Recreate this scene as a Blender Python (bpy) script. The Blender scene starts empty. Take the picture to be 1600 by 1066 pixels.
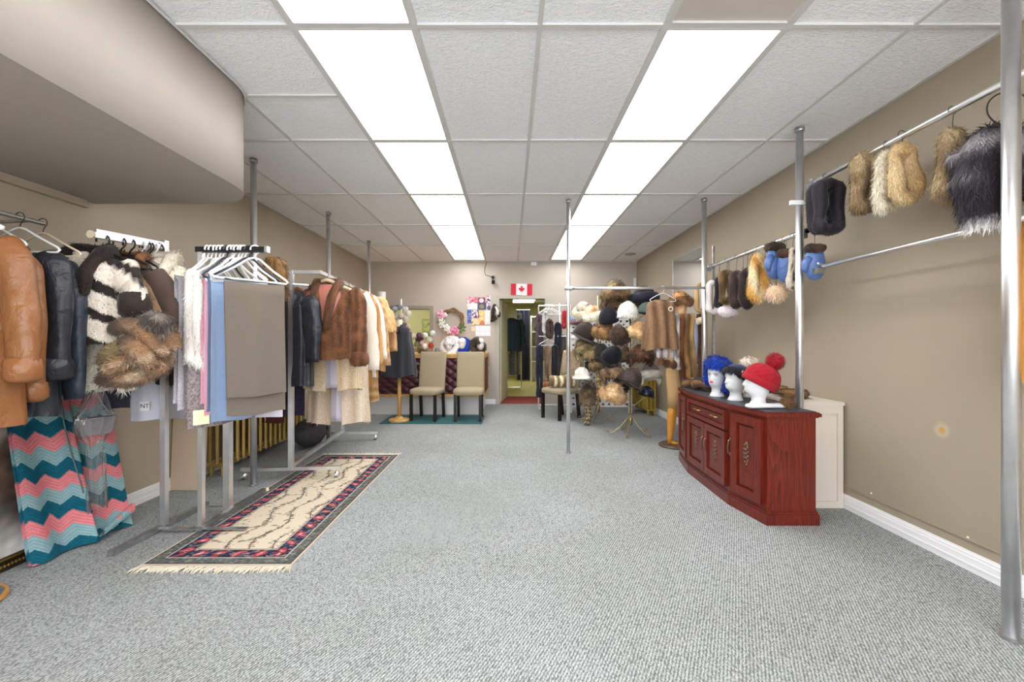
import bpy, math, random
import numpy as np
from mathutils import Vector, Matrix, Euler
C = bpy.context.scene.collection
sc = bpy.context.scene
PI = math.pi
R = math.radians
rng = np.random.default_rng(7)
random.seed(7)

# ---------------------------------------------------------------- camera, world, exposure
CAMZ = 1.24
FPX = 672.0
cd = bpy.data.cameras.new('camera'); cam = bpy.data.objects.new('camera', cd); C.objects.link(cam)
cam.location = (0, 0, CAMZ); cam.rotation_euler = (PI/2, 0, 0)
cd.sensor_width = 36.0; cd.lens = FPX/1600*36.0; cd.shift_x = 3/1600; cd.clip_start = .02
sc.camera = cam
sc.view_settings.view_transform = 'Standard'; sc.view_settings.look = 'None'
sc.view_settings.gamma = 1.0; sc.view_settings.use_curve_mapping = False
sc.view_settings.exposure = 0.22
LAMP = 7.6          # ceiling fluorescent diffusers
BACKLAMP = 5.0
DAY = 8.5           # overcast daylight through the shop window behind the camera
wd = bpy.data.worlds.new('world'); sc.world = wd; wd.use_nodes = True
bg = wd.node_tree.nodes['Background']; bg.inputs[0].default_value = (.93, .97, 1.0, 1); bg.inputs[1].default_value = DAY
sc.cycles.max_bounces = 10; sc.cycles.diffuse_bounces = 8; sc.cycles.transparent_max_bounces = 12
sc.cycles.caustics_reflective = False; sc.cycles.caustics_refractive = False
sc.cycles.sample_clamp_indirect = 6.0

XL, XR, YB, YF, ZC = -2.83, 2.49, 8.45, -2.6, 2.80

def W(px, py, z):
    return ((px-797)*z/FPX, z, CAMZ+(533-py)*z/FPX)
def lin(c):
    c = np.asarray(c, float)/255.0
    return np.where(c <= .04045, c/12.92, ((c+.055)/1.055)**2.4)

# ---------------------------------------------------------------- geometry helpers
class G:
    """collects shapes as vertices and faces, then links them as one mesh object"""
    def __init__(s): s.v = []; s.f = []; s.n = 0; s.c = []
    def add(s, V, F, col=None):
        V = np.asarray(V, float).reshape(-1, 3)
        s.v.append(V); s.f.extend([tuple(int(i)+s.n for i in f) for f in F]); s.n += len(V)
        s.c.append(np.tile(lin(col if col is not None else (200, 200, 200)), (len(V), 1)))
        return s
    def box(s, c, d, rz=0, col=None, rx=0, ry=0):
        V = np.array([(x, y, z) for x in (-.5, .5) for y in (-.5, .5) for z in (-.5, .5)])*np.array(d)
        if rz or rx or ry: V = V @ np.array(Euler((rx, ry, rz)).to_matrix()).T
        return s.add(V+np.array(c), [(0,1,3,2),(4,6,7,5),(0,4,5,1),(2,3,7,6),(0,2,6,4),(1,5,7,3)], col)
    def bb(s, x0, x1, y0, y1, z0, z1, col=None):
        return s.box(((x0+x1)/2, (y0+y1)/2, (z0+z1)/2), (abs(x1-x0), abs(y1-y0), abs(z1-z0)), col=col)
    def tube(s, path, r, n=8, closed=False, sq=1.0, up=None, cap=True, col=None):
        P = np.asarray(path, float); m = len(P)
        rr = np.full(m, r, float) if np.isscalar(r) else np.asarray(r, float)
        T = np.empty_like(P)
        if closed: T = np.roll(P, -1, 0)-np.roll(P, 1, 0)
        else:
            T[1:-1] = P[2:]-P[:-2]; T[0] = P[1]-P[0]; T[-1] = P[-1]-P[-2]
        T /= np.linalg.norm(T, axis=1)[:, None]+1e-12
        u = np.array(up, float) if up is not None else (np.array((0, 0, 1.)) if abs(T[0][2]) < .9 else np.array((0, 1., 0)))
        rings = []
        for i in range(m):
            u = u-T[i]*np.dot(u, T[i]); u /= np.linalg.norm(u)+1e-12
            w = np.cross(T[i], u); a = np.linspace(0, 2*PI, n, endpoint=False)
            rings.append(P[i]+rr[i]*(np.cos(a)[:, None]*u*sq+np.sin(a)[:, None]*w))
        V = np.concatenate(rings); F = []
        for i in range(m if closed else m-1):
            j = (i+1) % m
            for k in range(n):
                l = (k+1) % n; F.append((i*n+k, i*n+l, j*n+l, j*n+k))
        if cap and not closed:
            F.append(tuple(range(n))[::-1]); F.append(tuple((m-1)*n+k for k in range(n)))
        return s.add(V, F, col)
    def lathe(s, prof, n=24, c=(0, 0, 0), sx=1, sy=1, col=None):
        m = len(prof); a = np.linspace(0, 2*PI, n, endpoint=False)
        V = np.concatenate([np.stack([r*np.cos(a)*sx, r*np.sin(a)*sy, np.full(n, z)], 1) for r, z in prof])+np.array(c)
        F = [(i*n+k, i*n+(k+1) % n, (i+1)*n+(k+1) % n, (i+1)*n+k) for i in range(m-1) for k in range(n)]
        F.append(tuple(range(n))[::-1]); F.append(tuple((m-1)*n+k for k in range(n)))
        return s.add(V, F, col)
    def ell(s, c, r, nu=14, nv=9, rot=None, col=None):
        th = np.linspace(0, 2*PI, nu, endpoint=False); ph = np.linspace(-PI/2, PI/2, nv)
        V = np.array([(math.cos(p)*math.cos(t), math.cos(p)*math.sin(t), math.sin(p)) for p in ph for t in th])*np.array(r)
        if rot is not None: V = V @ np.array(Euler(rot).to_matrix()).T
        F = [(i*nu+k, i*nu+(k+1) % nu, (i+1)*nu+(k+1) % nu, (i+1)*nu+k) for i in range(nv-1) for k in range(nu)]
        return s.add(V+np.array(c), F, col)
    def grid(s, fn, nu, nv, u0=0, u1=1, v0=0, v1=1, flip=False, col=None):
        U, Vv = np.meshgrid(np.linspace(u0, u1, nu), np.linspace(v0, v1, nv))
        X, Y, Z = fn(U, Vv)
        V = np.stack([np.broadcast_to(a, U.shape).ravel() for a in (X, Y, Z)], 1)
        F = [(j*nu+i, j*nu+i+1, (j+1)*nu+i+1, (j+1)*nu+i) for j in range(nv-1) for i in range(nu-1)]
        if flip: F = [f[::-1] for f in F]
        return s.add(V, F, col)
    def loft(s, rings, closed=True, capa=True, capb=True, col=None):
        n = len(rings[0]); m = len(rings); V = np.concatenate(rings); F = []
        for i in range(m-1):
            for k in range(n if closed else n-1):
                l = (k+1) % n; F.append((i*n+k, i*n+l, (i+1)*n+l, (i+1)*n+k))
        if capa: F.append(tuple(range(n))[::-1])
        if capb: F.append(tuple((m-1)*n+k for k in range(n)))
        return s.add(V, F, col)
    def poly(s, pts, z0, z1, col=None):
        n = len(pts); V = [(x, y, z0) for x, y in pts]+[(x, y, z1) for x, y in pts]
        F = [tuple(range(n))[::-1], tuple(range(n, 2*n))]+[(k, (k+1) % n, n+(k+1) % n, n+k) for k in range(n)]
        return s.add(V, F, col)
    def xf(s, M):
        M = np.array(M)
        s.v = [V @ M[:3, :3].T+M[:3, 3] for V in s.v]; return s
    def build(s, name, mat, parent=None, smooth=False, colfn=None, fur=None, kind=None, label=None, lump=None):
        V = np.concatenate(s.v); Cc = np.concatenate(s.c)
        if fur and lump is None: lump = (.006, 42, .5) if fur.get('L', .02) < .021 else (min(.012, fur['L']*.22), 26, .6)
        if lump: V = V+vnormals(V, s.f)*(lump[0]*sn(V*np.array((1, 1, lump[2])), lump[1], len(V) % 17))[:, None]
        if colfn is not None: Cc = lin(np.clip(colfn(V), 0, 255))
        loops = np.array([i for f in s.f for i in f], np.int32)
        tot = np.array([len(f) for f in s.f], np.int32); nb = len(tot)
        if fur:
            V2, C2 = tufts(V, s.f, colfn, Cc, **fur)
            k = len(V2); base = len(V)
            V = np.concatenate([V, V2]); Cc = np.concatenate([Cc, C2])
            loops = np.concatenate([loops, np.arange(base, base+k, dtype=np.int32)]); tot = np.concatenate([tot, np.full(k//3, 3, np.int32)])
        me = bpy.data.meshes.new(name)
        me.vertices.add(len(V)); me.vertices.foreach_set('co', V.astype(np.float32).ravel())
        me.loops.add(len(loops)); me.loops.foreach_set('vertex_index', loops)
        st = np.zeros(len(tot), np.int32); st[1:] = np.cumsum(tot)[:-1]
        me.polygons.add(len(tot)); me.polygons.foreach_set('loop_start', st); me.polygons.foreach_set('loop_total', tot)
        sm = np.zeros(len(tot), bool); sm[:nb] = bool(smooth or fur); me.polygons.foreach_set('use_smooth', sm)
        if colfn is not None or fur:
            at = me.color_attributes.new('Col', 'FLOAT_COLOR', 'POINT')
            at.data.foreach_set('color', np.concatenate([Cc, np.ones((len(Cc), 1))], 1).astype(np.float32).ravel())
        me.update(calc_edges=True); me.validate()
        if mat is not None: me.materials.append(mat)
        o = bpy.data.objects.new(name, me); C.objects.link(o)
        if parent is not None: o.parent = parent
        if kind: o['kind'] = kind
        if label: o['label'] = label
        return o

def vnormals(V, F):
    Nn = np.zeros_like(V)
    for f in F:
        n = np.cross(V[f[1]]-V[f[0]], V[f[2]]-V[f[0]]) if len(f) == 3 else np.cross(V[f[2]]-V[f[0]], V[f[3]]-V[f[1]])
        for i in f: Nn[i] += n
    return Nn/(np.linalg.norm(Nn, axis=1)[:, None]+1e-12)
def tufts(V, F, colfn, Cc, n=2000, L=.025, w=.18, lift=.4, comb=(0, 0, -1), jit=.30, tip=1.12, seed=3):
    g = np.random.default_rng(seed)
    tr = np.array([(f[0], f[i], f[i+1]) for f in F for i in range(1, len(f)-1)])
    A, B, D = V[tr[:, 0]], V[tr[:, 1]], V[tr[:, 2]]
    N = np.cross(B-A, D-A); ar = np.linalg.norm(N, axis=1); N /= ar[:, None]+1e-12
    k = g.choice(len(tr), n, p=ar/ar.sum())
    a, b = g.random(n), g.random(n); fl = a+b > 1; a[fl] = 1-a[fl]; b[fl] = 1-b[fl]
    P = A[k]+(B-A)[k]*a[:, None]+(D-A)[k]*b[:, None]; nn = N[k]
    cb = np.array(comb, float)+g.normal(0, .28, (n, 3)); cb -= nn*(cb*nn).sum(1)[:, None]
    cb /= np.linalg.norm(cb, axis=1)[:, None]+1e-9
    lf = np.clip(lift+g.normal(0, .15, n), .08, .95)[:, None]
    d = nn*lf+cb*np.sqrt(1-lf**2)
    sd = np.cross(cb, nn); sd /= np.linalg.norm(sd, axis=1)[:, None]+1e-9
    if L < .021: jit = jit*1.5; L = L*1.15
    LL = (L*g.uniform(.6, 1.25, n))[:, None]; ww = LL*w*.5
    P0 = P-nn*.002
    out = np.empty((n, 3, 3)); out[:, 0] = P0+sd*ww; out[:, 1] = P0-sd*ww; out[:, 2] = P0+d*LL
    if colfn is not None: cc = lin(np.clip(colfn(P), 0, 255))
    else: cc = (Cc[tr[:, 0]][k]+Cc[tr[:, 1]][k]+Cc[tr[:, 2]][k])/3
    cc = cc*np.clip(1+g.normal(0, jit, n), .62, 1.7)[:, None]
    co = np.repeat(cc[:, None, :], 3, 1); co[:, 2] *= tip
    return out.reshape(-1, 3), np.clip(co, 0, 1).reshape(-1, 3)

def sn(P, f, seed=0):
    """cheap smooth noise in -1..1"""
    g = np.random.default_rng(seed+11); o = 0
    for i in range(5):
        d = g.normal(0, 1, 3)*f; o = o+np.sin(P @ d+g.uniform(0, 6.28)+1.3*np.sin(P @ (g.normal(0, 1, 3)*f)))
    return o/3.0
def mixc(a, b, t):
    t = np.clip(np.asarray(t), 0, 1)[:, None]
    return np.asarray(a, float)*(1-t)+np.asarray(b, float)*t
def flat(c, var=10, f=14, seed=0):
    return lambda P: np.asarray(c, float)+var*sn(P, f, seed)[:, None]
def duo(a, b, f=10, seed=0, sharp=1.2):
    return lambda P: mixc(a, b, .5+sharp*.5*sn(P, f, seed))
def vstripe(a, b, n, seed=0, dirv=(1, 0, 0)):
    d = np.array(dirv, float)
    return lambda P: mixc(a, b, .5+.5*np.sin((P @ d)*n+.6*sn(P, 5, seed)))

# ---------------------------------------------------------------- scene helpers
def tag(o, label, cat, group=None):
    o['label'] = label; o['category'] = cat
    if group: o['group'] = group
    return o
def thing(name, label, cat, loc=(0, 0, 0), rz=0, group=None, rot=None):
    o = bpy.data.objects.new(name, None); C.objects.link(o); o.empty_display_size = .1
    o.location = loc; o.rotation_euler = rot if rot is not None else (0, 0, rz)
    return tag(o, label, cat, group)
def dup(root, label, loc, rz=0, rot=None):
    r = root.copy(); C.objects.link(r); r.location = loc; r.rotation_euler = rot if rot is not None else (0, 0, rz); r['label'] = label
    for ch in list(root.children):
        c = ch.copy(); C.objects.link(c); c.parent = r
        for g in list(ch.children):
            d = g.copy(); C.objects.link(d); d.parent = c
    return r
def struct(o):
    o['kind'] = 'structure'; return o

# ---------------------------------------------------------------- materials
def mat(name, col, rough=.6, metal=0, bump=None, spec=.4, emit=0, sheen=0, coat=0, var=None, alpha=None):
    m = bpy.data.materials.new(name); m.use_nodes = True
    nt = m.node_tree; b = nt.nodes['Principled BSDF']
    b.inputs['Roughness'].default_value = rough; b.inputs['Metallic'].default_value = metal
    b.inputs['Specular IOR Level'].default_value = spec
    b.inputs['Sheen Weight'].default_value = sheen; b.inputs['Coat Weight'].default_value = coat
    tc = nt.nodes.new('ShaderNodeTexCoord')
    if col == 'attr':
        a = nt.nodes.new('ShaderNodeAttribute'); a.attribute_name = 'Col'; nt.links.new(a.outputs['Color'], b.inputs['Base Color'])
    else:
        l = (*lin(col), 1); b.inputs['Base Color'].default_value = l
        if var:
            sc_, amt = var
            n = nt.nodes.new('ShaderNodeTexNoise'); n.inputs['Scale'].default_value = sc_; n.inputs['Detail'].default_value = 5
            nt.links.new(tc.outputs['Object'], n.inputs['Vector'])
            r = nt.nodes.new('ShaderNodeValToRGB'); e = r.color_ramp.elements
            e[0].position = .3; e[1].position = .7
            e[0].color = (*[max(0, x*(1-amt)) for x in l[:3]], 1); e[1].color = (*[min(1, x*(1+amt)) for x in l[:3]], 1)
            nt.links.new(n.outputs['Fac'], r.inputs['Fac']); nt.links.new(r.outputs['Color'], b.inputs['Base Color'])
    if bump:
        bs, bstr, *kind = bump
        n = nt.nodes.new('ShaderNodeTexNoise'); n.inputs['Scale'].default_value = bs; n.inputs['Detail'].default_value = 4
        nt.links.new(tc.outputs['Object'], n.inputs['Vector'])
        bp = nt.nodes.new('ShaderNodeBump'); bp.inputs['Strength'].default_value = bstr; bp.inputs['Distance'].default_value = .01
        nt.links.new(n.outputs['Fac'], bp.inputs['Height']); nt.links.new(bp.outputs['Normal'], b.inputs['Normal'])
    if emit:
        b.inputs['Emission Color'].default_value = (*lin(col), 1); b.inputs['Emission Strength'].default_value = emit
    return m
def N(m, t, **kw):
    n = m.node_tree.nodes.new(t)
    for k, v in kw.items():
        if k.startswith('i_'): n.inputs[k[2:].replace('_', ' ')].default_value = v
        else: setattr(n, k, v)
    return n
def LK(m, a, b): m.node_tree.links.new(a, b)
def P_(m): return m.node_tree.nodes['Principled BSDF']

FUR = mat('fur', 'attr', .75, spec=.25, sheen=.15)
VCOL = mat('printed_cloth', 'attr', .85, spec=.15)
PRINT = mat('printed_paper', 'attr', .5, spec=.3)
KNIT = mat('knit_yarn', 'attr', .9, spec=.1, bump=(160, .6))
CHROME = mat('chrome', (236, 236, 238), .33, 1.0, var=(9, .08))
STEEL = mat('dull_steel', (176, 176, 178), .36, .9, var=(20, .2))
WIRE = mat('hanger_wire', (70, 68, 64), .35, .8)
WHITEP = mat('white_plastic', (240, 240, 240), .35)
BLACKP = mat('black_plastic', (24, 24, 26), .4)
BRASS = mat('brass', (185, 160, 100), .3, .9)
CREAMP = mat('cream_plastic', (222, 205, 178), .45)
# ================================================================= SETTING
# ---- wall paints
def wall_paint(name, col, stain=None, amt=.05):
    m = mat(name, col, .62, spec=.25, var=(1.3, amt))
    tc = N(m, 'ShaderNodeTexCoord')
    n = N(m, 'ShaderNodeTexNoise'); n.inputs['Scale'].default_value = 220
    mp = N(m, 'ShaderNodeMapping'); mp.inputs['Scale'].default_value = (1, 1, .35); LK(m, tc.outputs['Object'], mp.inputs[0]); LK(m, mp.outputs[0], n.inputs['Vector'])
    bp = N(m, 'ShaderNodeBump'); bp.inputs['Strength'].default_value = .12; bp.inputs['Distance'].default_value = .004
    LK(m, n.outputs['Fac'], bp.inputs['Height']); LK(m, bp.outputs['Normal'], P_(m).inputs['Normal'])
    if stain:
        prev = P_(m).inputs['Base Color'].links[0].from_socket
        for (p, r, c) in stain:
            d = N(m, 'ShaderNodeVectorMath', operation='DISTANCE'); LK(m, tc.outputs['Object'], d.inputs[0]); d.inputs[1].default_value = p
            mr = N(m, 'ShaderNodeMapRange'); mr.inputs[1].default_value = r*.5; mr.inputs[2].default_value = r; mr.inputs[3].default_value = 1; mr.inputs[4].default_value = 0
            LK(m, d.outputs['Value'], mr.inputs[0])
            mx = N(m, 'ShaderNodeMix', data_type='RGBA'); LK(m, mr.outputs[0], mx.inputs[0]); LK(m, prev, mx.inputs[6]); mx.inputs[7].default_value = (*lin(c), 1)
            prev = mx.outputs[2]
        LK(m, prev, P_(m).inputs['Base Color'])
    return m
TAUPE_R = wall_paint('taupe_wall_paint', (163, 151, 133), [((2.49, 2.48, .725), .055, (184, 172, 152)), ((2.49, 2.48, .725), .026, (196, 150, 86))])
TAUPE_L = wall_paint('taupe_wall_paint_left', (180, 167, 149))
CREAM = wall_paint('cream_wall_paint', (186, 176, 165))
SOFFIT = wall_paint('soffit_paint', (168, 159, 150))
YELLOWW = wall_paint('pale_yellow_paint', (226, 222, 178))
WHITEW = wall_paint('white_paint', (226, 224, 218))

# ---- carpet
CARPET = mat('grey_loop_carpet', (160, 164, 166), .95, spec=.05)
tc = N(CARPET, 'ShaderNodeTexCoord')
mp = N(CARPET, 'ShaderNodeMapping'); LK(CARPET, tc.outputs['Object'], mp.inputs[0]); mp.inputs['Rotation'].default_value = (0, 0, R(28))
wv = N(CARPET, 'ShaderNodeTexWave', wave_type='BANDS', bands_direction='X'); wv.inputs['Scale'].default_value = 25; wv.inputs['Distortion'].default_value = 3.2
wv.inputs['Detail'].default_value = 2; wv.inputs['Detail Scale'].default_value = 3.2; LK(CARPET, mp.outputs[0], wv.inputs['Vector'])
vo = N(CARPET, 'ShaderNodeTexVoronoi'); vo.inputs['Scale'].default_value = 150; mp2 = N(CARPET, 'ShaderNodeMapping'); mp2.inputs['Scale'].default_value = (1, .62, 1)
LK(CARPET, tc.outputs['Object'], mp2.inputs[0]); LK(CARPET, mp2.outputs[0], vo.inputs['Vector'])
md = N(CARPET, 'ShaderNodeMath', operation='MULTIPLY_ADD'); LK(CARPET, vo.outputs['Distance'], md.inputs[0]); md.inputs[1].default_value = -.55; md.inputs[2].default_value = .42
ad = N(CARPET, 'ShaderNodeMath', operation='MULTIPLY_ADD'); LK(CARPET, wv.outputs['Fac'], ad.inputs[0]); ad.inputs[1].default_value = .36; LK(CARPET, md.outputs[0], ad.inputs[2])
rp = N(CARPET, 'ShaderNodeValToRGB'); LK(CARPET, ad.outputs[0], rp.inputs['Fac'])
e = rp.color_ramp.elements; e[0].position = .1; e[0].color = (*lin((112, 115, 114)), 1); e[1].position = .78; e[1].color = (*lin((208, 211, 210)), 1)
em = rp.color_ramp.elements.new(.45); em.color = (*lin((171, 174, 173)), 1)
lg = N(CARPET, 'ShaderNodeTexNoise'); lg.inputs['Scale'].default_value = .9; lg.inputs['Detail'].default_value = 4; LK(CARPET, tc.outputs['Object'], lg.inputs['Vector'])
lr = N(CARPET, 'ShaderNodeValToRGB'); LK(CARPET, lg.outputs['Fac'], lr.inputs['Fac']); e = lr.color_ramp.elements; e[0].position = .3; e[0].color = (.86, .86, .84, 1); e[1].position = .7; e[1].color = (1.04, 1.05, 1.07, 1)
mu = N(CARPET, 'ShaderNodeMix', data_type='RGBA', blend_type='MULTIPLY'); mu.inputs[0].default_value = 1; LK(CARPET, rp.outputs[0], mu.inputs[6]); LK(CARPET, lr.outputs[0], mu.inputs[7])
LK(CARPET, mu.outputs[2], P_(CARPET).inputs['Base Color'])
bp = N(CARPET, 'ShaderNodeBump'); bp.inputs['Strength'].default_value = .55; bp.inputs['Distance'].default_value = .006; LK(CARPET, ad.outputs[0], bp.inputs['Height']); LK(CARPET, bp.outputs['Normal'], P_(CARPET).inputs['Normal'])

YFLOOR = mat('yellow_vinyl_floor', (206, 196, 128), .5, var=(9, .08))
struct(G().bb(XL-.1, XR+.1, YF-.1, YB+.07, -.1, 0).build('floor', CARPET))
struct(G().bb(-4.2, XR+.1, YB+.07, 15.1, -.1, 0).build('floor_stockroom', YFLOOR))
# ---- walls
struct(G().bb(XL-.1, XL, YF-.1, YB, 0, ZC+.1).build('wall_left', TAUPE_L))
struct(G().bb(XR, XR+.1, YF-.1, YB, 0, ZC+.1).build('wall_right', TAUPE_R))
g = G(); OX0, OX1, OZ0, OZ1 = -2.32, -1.575, 1.10, 1.865; DX0, DX1, DZ = -.214, .686, 2.07; Y1 = YB+.14
g.bb(XL, OX0, YB, Y1, 0, ZC+.1); g.bb(OX0, OX1, YB, Y1, 0, OZ0); g.bb(OX0, OX1, YB, Y1, OZ1, ZC+.1); g.bb(OX1, DX0, YB, Y1, 0, ZC+.1); g.bb(DX0, DX1, YB, Y1, DZ, ZC+.1); g.bb(DX1, XR, YB, Y1, 0, ZC+.1)
struct(g.build('wall_back', CREAM))
# front wall with the shop window (behind the camera)
g = G(); g.bb(XL, XR, YF-.12, YF, 0, .45); g.bb(XL, XR, YF-.12, YF, 2.62, ZC+.1); g.bb(XL, XL+.2, YF-.12, YF, .45, 2.62); g.bb(XR-.2, XR, YF-.12, YF, .45, 2.62)
struct(g.build('wall_front', CREAM))
GLASS = bpy.data.materials.new('window_glass'); GLASS.use_nodes = True
nt = GLASS.node_tree; nt.nodes.remove(nt.nodes['Principled BSDF']); tr = nt.nodes.new('ShaderNodeBsdfTransparent'); gl = nt.nodes.new('ShaderNodeBsdfGlossy'); gl.inputs['Roughness'].default_value = .02
mx = nt.nodes.new('ShaderNodeMixShader'); mx.inputs[0].default_value = .06; nt.links.new(tr.outputs[0], mx.inputs[1]); nt.links.new(gl.outputs[0], mx.inputs[2]); nt.links.new(mx.outputs[0], nt.nodes['Material Output'].inputs[0])
ALU = mat('aluminium_frame', (120, 118, 114), .4, .7)
g = G()
for x in (XL+.2, -1.0, .65, XR-.2): g.bb(x-.03, x+.03, YF-.08, YF-.03, .45, 2.62)
for z in (.47, 2.6): g.bb(XL+.2, XR-.2, YF-.08, YF-.03, z-.03, z+.03)
wf = struct(g.build('window_1', ALU))
for a, b in ((XL+.23, -1.03), (-.97, .62), (.68, XR-.23)): G().bb(a, b, YF-.06, YF-.054, .5, 2.57).build('pane', GLASS, wf)
# back-room shell
struct(G().bb(-4.3, -4.2, Y1, 15, 0, 2.6).build('wall_stockroom_left', YELLOWW))
struct(G().bb(XR, XR+.1, Y1, 15, 0, 2.6).build('wall_stockroom_right', WHITEW))
struct(G().bb(-4.2, XR, 15, 15.1, 0, 2.6).build('wall_stockroom_back', YELLOWW))
struct(G().bb(-4.2, -.75, 10.9, 11.0, 0, 2.5).build('wall_partition', YELLOWW))
struct(G().bb(-4.2, XL, Y1-.1, Y1, 0, 2.6).build('wall_stockroom_front', YELLOWW))

# ---- ceiling: T-bar grid, tiles and light panels
TILE = mat('pebbled_ceiling_tile', (238, 238, 240), .9, spec=.1)
tc = N(TILE, 'ShaderNodeTexCoord'); n1 = N(TILE, 'ShaderNodeTexNoise'); n1.inputs['Scale'].default_value = 58; n1.inputs['Detail'].default_value = 3; n1.inputs['Roughness'].default_value = .55; n1.inputs['Distortion'].default_value = 1.2
mp = N(TILE, 'ShaderNodeMapping'); mp.inputs['Scale'].default_value = (.55, 1.25, 1); LK(TILE, tc.outputs['Object'], mp.inputs[0]); LK(TILE, mp.outputs[0], n1.inputs['Vector'])
bp = N(TILE, 'ShaderNodeBump'); bp.inputs['Strength'].default_value = 1.0; bp.inputs['Distance'].default_value = .010; LK(TILE, n1.outputs['Fac'], bp.inputs['Height']); LK(TILE, bp.outputs['Normal'], P_(TILE).inputs['Normal'])
r = N(TILE, 'ShaderNodeValToRGB'); e = r.color_ramp.elements; e[0].position = .40; e[0].color = (*lin((243, 245, 250)), 1); e[1].position = .56; e[1].color = (*lin((254, 254, 255)), 1)
LK(TILE, n1.outputs['Fac'], r.inputs[0]); LK(TILE, r.outputs[0], P_(TILE).inputs['Base Color'])
TBAR = mat('tbar_paint', (212, 211, 209), .5)
DIFF = mat('lit_diffuser', (255, 255, 255), .5, emit=LAMP)
DEAD = mat('unlit_diffuser', (205, 196, 188), .35, var=(2, .06))
YTILE = mat('stockroom_ceiling', (206, 202, 160), .9)
PLEN = mat('plenum', (120, 118, 114), .9)
ceil = struct(G().bb(XL-.1, XR+.1, YF-.1, YB+.1, ZC+.035, ZC+.12).build('ceiling', PLEN))
cols = [XL]+[-2.32+.617*k for k in range(8)]+[XR]          # -2.32,-1.703,-1.086,-.469,.148,.765,1.382,1.999
rows = [YF, -1.54, -.32, .91, 2.13, 3.35, 4.57, 5.79, 7.01, YB]
g = G()
for x in cols[1:-1]: g.bb(x-.012, x+.012, YF, YB, ZC-.002, ZC+.03)
for x in (XL+.012, XR-.012): g.bb(x-.012, x+.012, YF, YB, ZC-.002, ZC+.03)
bars = g.build('grid_bar', TBAR, ceil)
for y in rows[1:-1]+[YB-.012]: G().bb(XL, XR, y-.012, y+.012, ZC-.003, ZC+.03).build('grid_bar', TBAR, ceil)
for x0, x1 in ((cols[0], cols[1]), (cols[1], cols[2]), (cols[2], cols[3])): G().bb(x0, x1, 2.74-.011, 2.74+.011, ZC-.0025, ZC+.03).build('grid_bar', TBAR, ceil)
lamps = {3: 'lit', 6: 'lit'}
rowname = ['', '', '', 'nearest the camera', 'second from the camera', 'third from the camera', 'fourth from the camera', 'fifth from the camera', 'at the back wall']
for j in range(len(rows)-1):
    y0, y1 = rows[j]+.012, rows[j+1]-.012
    for i in range(len(cols)-1):
        x0, x1 = cols[i]+.012, cols[i+1]-.012
        if i in lamps and j >= 1:
            y1_ = min(y1, y0+1.2)
            dead = (i == 6 and j == 3)
            side = 'left-hand' if i == 3 else 'right-hand'
            where = rowname[j] if j >= 3 else ('farthest behind the camera', 'just behind the camera')[j-1]
            lab = ('unlit grey-beige fluorescent ceiling panel, the only dark one in the rows' if dead else f'bright fluorescent ceiling panel, {where}, in the {side} light row')
            t = thing('ceiling_light', lab, 'ceiling light', ((x0+x1)/2, (y0+y1_)/2, ZC), group='fluorescent panels in two rows')
            w, d = (x1-x0)/2, (y1_-y0)/2
            gg = G()
            for sx in (-1, 1): gg.bb(sx*w, sx*(w-.014), -d, d, -.004, .03)
            for sy in (-1, 1): gg.bb(-w+.014, w-.014, sy*d, sy*(d-.014), -.004, .03)
            gg.build('frame', TBAR, t)
            G().bb(-w+.0145, w-.0145, -d+.0145, d-.0145, .008, .014).build('diffuser', DEAD if dead else DIFF, t)
            if y1_ < y1-.05: G().bb(x0, x1, y1_, y1, ZC+.006, ZC+.02).build('ceiling_tile', TILE, ceil)
        else:
            segs = [(y0, y1)]
            if j == 4 and i <= 2: segs = [(y0, 2.728), (2.752, y1)]
            for a, b in segs:
                if x1 < -1.67 and b < 2.5: continue
                dz = random.uniform(0, .004)
                G().bb(x0, x1, a, b, ZC+.006+dz, ZC+.02+dz).build('ceiling_tile', TILE, ceil)
struct(G().bb(-4.2, XR, Y1, 15, 2.45, 2.6).build('ceiling_stockroom', YTILE))
YBAR = mat('stockroom_bar', (150, 146, 110), .6)
# ---- curved soffit, upper left
BX, BY, BZ, BR = -1.655, 2.93, 2.175, .36
pts = [(XL, YF), (BX, YF)]+[(BX-BR+BR*math.cos(a), BY-BR+BR*math.sin(a)) for a in np.linspace(0, PI/2, 14)]+[(XL, BY)]
sf = struct(G().poly(pts, BZ, ZC-.004).build('wall_soffit', SOFFIT))
for p in sf.data.polygons: p.use_smooth = abs(p.normal.z) < .5 and abs(p.normal.x) > .02 and p.normal.x > .02
struct(G().bb(XL, XL+.035, 0.0, 2.86, BZ-.05, BZ-.035).bb(XL, XL+.02, 0, 2.86, BZ-.035, BZ).build('trim_1', TAUPE_L))
# slim angle along the top of the soffit
pp = [(x+.006, y+.006, ZC-.008) for x, y in pts[1:-1]]
struct(G().tube(pp, .008, 6).build('trim_2', TBAR))

# ---- baseboards
WTRIM = mat('white_trim_paint', (240, 240, 242), .4)
def base(name, x, y0, y1, s):
    g = G(); g.bb(x, x+s*.016, y0, y1, 0, .075); g.bb(x, x+s*.012, y0, y1, .075, .092); g.bb(x, x+s*.02, y0, y1, .03, .04); g.bb(x, x+s*.007, y0, y1, .092, .104)
    struct(g.build(name, WTRIM))
base('baseboard_left', XL, YF, YB, 1); base('baseboard_right', XR, YF, YB, -1)
struct(G().bb(XR-.008, XR, YF, 6.5, .158, .170).build('trim_3', TAUPE_R))
struct(G().bb(XL, DX0-.07, YB-.014, YB, 0, .1).build('baseboard_back', WTRIM))

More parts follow.
